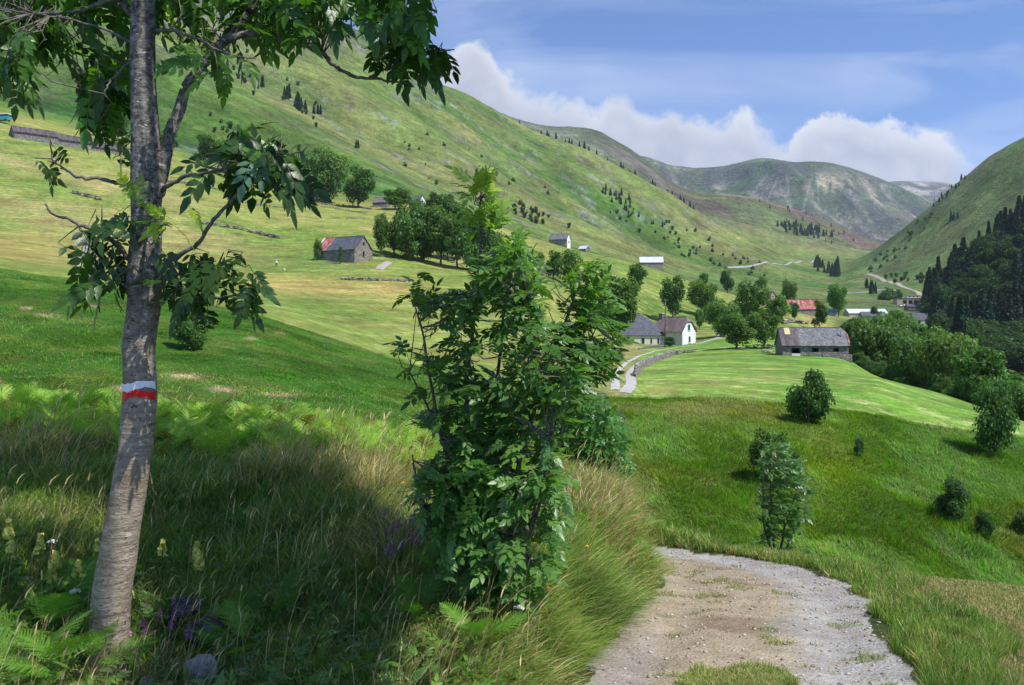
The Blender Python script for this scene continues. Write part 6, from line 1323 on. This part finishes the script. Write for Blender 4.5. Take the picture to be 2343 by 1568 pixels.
def fernplant(name, label, p, sc, nf, col, seed, az0=None, group=None):
    r_ = np.random.RandomState(seed); az = (r_.rand(nf)*6.283 if az0 is None else az0+r_.normal(size=nf)*.9); el = r_.uniform(.45, 1.0, nf)
    V, F, c = fronds(FT, np.zeros((nf, 3)), az, el, sc*r_.uniform(.75, 1.15, nf), np.array(col)[None]*(1+.15*r_.normal(size=(nf, 1))), r_.normal(size=nf)*.35)
    o = obj(name, newmesh('fern', V, F, c, [M_fern]), loc=p); tag(o, label, 'fern', group); return o
FB = (.11, .24, .030)
for k, (px, py_, sc, nf, az0, lab) in enumerate([(118,1480,.26,7,None,'bright fern left of the trunk foot, tallest of the corner ferns'), (60,1560,.26,6,None,'fern lowest in the bottom left corner'), (175,1585,.24,6,None,'fern in front of the trunk base'), (20,1440,.25,6,None,'fern at the left edge below the yellow flowers'),
    (150,1420,.22,6,None,'smaller fern behind the corner ferns beside the trunk'), (570,1520,.20,6,None,'fern right of the pale stone'), (610,1450,.24,6,.2,'shaded fern in the dark grass right of the stones'),
    (1050,1420,.24,7,None,'fern under the young ash, left of its foot'), (1010,1350,.22,6,None,'fern behind the one left of the ash foot'), (1095,1500,.20,6,None,'fern lowest below the young ash'), (960,1450,.20,5,None,'fern in the grass left of the ash foot ferns'), (1385,1240,.24,6,None,'dark green fern in the bank grass right of the young ash'), (1440,1300,.2,5,None,'low fern near the path edge')]):
    p = hit(px, py_, 2.9, 12)+np.array([0, 0, .05]); fernplant('fern', lab, p, sc*1.35, nf, np.array(FB)*(1.35 if k != 6 else .9), 600+k, az0)  # the shaded fern gets darker fronds, its shade put into the colour
# the bracken belt along the top of the bank
nfp = 620; px = np.r_[rg.uniform(-260, 960, nfp-60), rg.uniform(900, 1240, 60)]; Yf = rg.uniform(8.6, 13.2, nfp); x, y, z = wpts(px, Yf); nfr = 5; az = rg.rand(nfp*nfr)*6.283; el = rg.uniform(.45, 1.2, nfp*nfr)
P = np.repeat(np.c_[x, y, z-.02], nfr, 0); tone = np.repeat(rg.rand(nfp), nfr)[:, None]; c = np.array([(.24,.46,.05)])*(1-tone)+np.array([(.42,.58,.11)])*tone; c = np.where(rg.rand(len(c), 1) < .07, np.array([(.24,.13,.045)]), c)
V, F, cc = fronds(frond_template(14, True, 5), P, az, el, rg.uniform(.26, .44, len(P)), c, rg.normal(size=len(P))*.4)
o = obj('bracken', newmesh('bracken', V, F, cc, [M_fern])); tag(o, 'belt of bright green bracken along the top of the bank', 'bracken', kind='stuff')
# broad leaved weeds mixed in the grass
nw = 5200; px = rg.uniform(-260, 1560, nw); Yw = np.exp(rg.uniform(math.log(3.1), math.log(10.5), nw)); x, y, z = wpts(px, Yw); d, s_ = pdist(x, y); k_ = (s_ < 0) & (d > 1.08); x, y, z = x[k_], y[k_], z[k_]; nw = len(x)
D = unit(rg.normal(size=(nw, 3))*np.array([1, 1, .3])+np.array([0, 0, .5])); V, F, c = place_leaves(np.c_[x, y, z+rg.uniform(.0, .16, nw)], D, np.array([0, 0, 1.0])+rg.normal(size=(nw, 3))*.4, rg.uniform(.05, .13, nw), pick(GREENS[[0, 1, 3]], nw), rg, .3)
o = obj('weeds', newmesh('weeds', V, F, c, [M_ash])); tag(o, 'low leafy weeds growing through the bank grass', 'weeds', kind='stuff')

# flowers: one builder per kind
M_flower = {}
def fm(nm, c, tr=.3):
    if nm not in M_flower:
        m_, n = mat(nm); a = n.noise(n.new('ShaderNodeTexCoord').outputs['Object'], 60, 3, .6); q = n.mapr(a, .3, .7, .8, 1.2)
        cc = n.mix(1.0, (*c, 1), n.new('ShaderNodeCombineColor', {0: q, 1: q, 2: q}).outputs[0], 'MULTIPLY'); p = n.new('ShaderNodeBsdfPrincipled', {'Base Color': cc, 'Roughness': .6}); t = n.new('ShaderNodeBsdfTranslucent', {'Color': cc}); finish(n, n.new('ShaderNodeMixShader', {0: tr, 1: p.outputs[0], 2: t.outputs[0]}).outputs[0]); M_flower[nm] = m_
    return M_flower[nm]
M_stem = fm('green_stem', (.09, .15, .03))
def flower_things(kind, label_fn, spots, petal, h, build, group, cat='flower', y0=2.9):
    for k, (px, py_) in enumerate(spots):
        r_ = np.random.RandomState(900+k+len(kind)*13); Yg = hit(px, py_+h*S/5.2, y0, 12.5)[1]; p = at(px, Yg)
        while float(pdist(p[0], p[1])[0]) < 1.25 and Yg < 12: Yg += .15; p = at(px, Yg)
        top = (HZ-py_)/S*Yg-p[2]; hh_ = float(np.clip(top, .06, .7))
        r = thing(kind, label_fn[k] if isinstance(label_fn, list) else label_fn, cat, p, 0, group)
        lx = r_.normal()*.02; MB().tube([(0, 0, -.02), (lx, 0, hh_*.5), (lx*1.3, 0, hh_)], [.0028, .0022, .0016], 5).build('stem', M_stem, r)
        P, D, s_ = build(r_, hh_, lx*1.3); V, F, c = cards(P, D, s_, r_, np.ones((len(P), 3)), asp=1.25, bend=.3); obj('blossom', newmesh('blossom', V, F, mats=[petal]), r)
def spike(n_, ln, wd, s_):
    def f(r_, h, x): t = r_.rand(n_); a_ = r_.rand(n_)*6.28; w_ = wd*(1.1-t*.8); return np.c_[x+np.cos(a_)*w_, np.sin(a_)*w_, h-ln+ln*t], np.c_[np.cos(a_), np.sin(a_), .3+0*t], s_
    return f
def umbel(n_, wd, s_):
    def f(r_, h, x): a_ = r_.rand(n_)*6.28; w_ = wd*np.sqrt(r_.rand(n_)); return np.c_[x+np.cos(a_)*w_, np.sin(a_)*w_*.9, h+.006*np.cos(w_*60)-w_*.15], np.c_[0*a_, 0*a_-.1, 1+0*a_], s_
    return f
flower_things('yellow_rattle', 'pale yellow flower spike in the grass around the trunk', [(12,1190),(18,1222),(90,1222),(120,1262),(130,1290),(180,1282),(215,1235),(372,1236),(440,1240),(448,1262),(235,1275)], fm('rattle_yellow', (.85, .82, .18)), .36, spike(46, .11, .022, .028), 'yellow flower spikes near the ash trunk')
flower_things('yarrow', 'flat white flower head on a stalk', [(122,1238),(175,1352),(1100,1241),(1112,1243),(1088,1285),(1110,1282),(1182,1388),(1195,1402),(1205,1388),(1212,1398),(1192,1375)], fm('yarrow_white', (.88, .88, .84)), .34, umbel(60, .030, .014), 'white flower heads beside the young ash and the trunk')
flower_things('betony', 'purple pink flower spike low beside the trunk', [(297,1440),(330,1418),(345,1432),(390,1395),(402,1402),(388,1422),(420,1440),(440,1448),(300,1478),(352,1380),(395,1372),(318,1558),(335,1548)], fm('flower_purple', (.60, .20, .50)), .20, spike(30, .045, .012, .013), 'purple flowers between trunk and stones')
flower_things('heather', 'lilac heather spike in the dry grass left of the young ash', [(880+11*(k % 8)+(k*7) % 9, 1165+((k*37) % 85)) for k in range(24)], fm('heather_lilac', (.40, .22, .33)), .28, spike(34, .08, .012, .013), 'lilac heather left of the young ash')
flower_things('yellow_flower', 'small golden flower head in the bank grass', [(1232,1330),(1245,1345),(1255,1338),(1352,1358),(1360,1364),(1388,1302),(1395,1330),(1442,1352),(1320,1372),(1200,1440),(1335,1295),(1330,1250),(1508,1290),(905,1105),(1290,1380),(1410,1395)], fm('flower_gold', (.80, .55, .03)), .24, umbel(20, .018, .014), 'golden flowers in the bank grass right of the young ash')
# stones by the trunk and pebbles on the path
def boulder(label, px, py_, r_, m_, seed, dz=0, name='stone', squash=(1, 1, 1)):
    p = hit(px, py_, 3, 12); me = rockmesh(seed, 3, .5); me.materials.append(m_); me.polygons.foreach_set('use_smooth', np.ones(len(me.polygons), bool)); o = obj(name, me, loc=p+np.array([0, 0, r_*.35+dz])); o.scale = (r_*squash[0], r_*squash[1], r_*squash[2]); o.rotation_euler = (0, 0, seed*1.3); tag(o, label, 'stone')
boulder('dark slate stone under the grass tuft right of the trunk', 470, 1500, .125, M_rockdark, 3, .10)
boulder('upper dark stone half hidden behind the purple flowers', 425, 1440, .12, M_rockdark, 4, .08)
boulder('pale flat stone standing at the bottom right of the trunk', 455, 1590, .12, M_rockpale, 5, .08, squash=(.75, .8, 1.5))
boulder('small grey stone between the pale stone and the trunk', 400, 1530, .055, M_rock, 6)
boulder('brown stone in the grass between the two paths grass edges at the right meadow', 1955, 1330, .05, M_rock, 8)
boulder('grey stone lying in the bank grass below the young ash', 1000, 1480, .06, M_rock, 7)
npb = 3000; t_ = rg.rand(npb); yy_ = 3.4+9.0*rg.rand(npb); ctr = np.interp(yy_, PATH[:10, 1], PATH[:10, 0]); off = rg.uniform(-1.02, 1.02, npb); xx_ = ctr+off; k_ = polyd(xx_, yy_, PATH)[0] < 1.05; xx_, yy_ = xx_[k_], yy_[k_]; npb = len(xx_)
bases = []
for k in range(4): me = rockmesh(300+k, 1); bases.append((np.array([v_.co[:] for v_ in me.vertices]), np.array([p_.vertices[:] for p_ in me.polygons])))
VS = []; FS = []; CS = []; k0 = 0; zz_ = gz(xx_, yy_); pal = np.array([(.36,.30,.24), (.40,.36,.33), (.30,.24,.18), (.43,.39,.35), (.20,.17,.15)])
for i in range(npb):
    bv_, bf_2 = bases[i % 4]; s_ = (.0035+.006*rg.rand()**3*2.6)*(1+.03*yy_[i]); a_ = rg.rand()*6.28; ca, sa = math.cos(a_), math.sin(a_); v_ = bv_*s_*np.array([1.2, .9, .75]); v_ = np.c_[v_[:, 0]*ca-v_[:, 1]*sa, v_[:, 0]*sa+v_[:, 1]*ca, v_[:, 2]]+np.array([xx_[i], yy_[i], zz_[i]+s_*.2])
    VS.append(v_); FS.append(bf_2+k0); CS.append(np.tile(pal[rg.randint(5)]*(1+.1*rg.normal()), (len(v_), 1))); k0 += len(v_)
M_peb, n = mat('pebbles'); finish(n, n.new('ShaderNodeBsdfPrincipled', {'Base Color': n.new('ShaderNodeAttribute', attribute_name='col').outputs['Color'], 'Roughness': .9}).outputs[0])
o = obj('gravel', newmesh('gravel', np.concatenate(VS), np.concatenate(FS), np.concatenate(CS), [M_peb])); tag(o, 'loose pebbles scattered over the dirt path', 'gravel', kind='stuff')
HAZE = 0.000040
# ------------------------------------------------------------------ the air of the valley
zlo, zhi = float(ZG.min())-1.0, float(ZG.max())+40.0
xs, ys_ = 9800.0, (-8.0, 8850.0)
hv = np.array([(x, y, z) for x in (-9900, 11200) for y in ys_ for z in (zlo, zhi)], float)
hf = np.array([(0,1,3,2),(4,6,7,5),(0,4,5,1),(2,3,7,6),(0,2,6,4),(1,5,7,3)])
M_haze, n = mat('haze_air')
pv = n.new('ShaderNodeVolumePrincipled', {'Color': (0.72, 0.84, 1.0, 1), 'Density': HAZE, 'Anisotropy': 0.0})
n.new('ShaderNodeOutputMaterial', {'Volume': pv.outputs[0]})
o = obj('haze', newmesh('haze', hv, hf, mats=[M_haze])); o['kind'] = 'stuff'; o['label'] = 'thin pale blue haze filling the valley air'; o['category'] = 'haze'
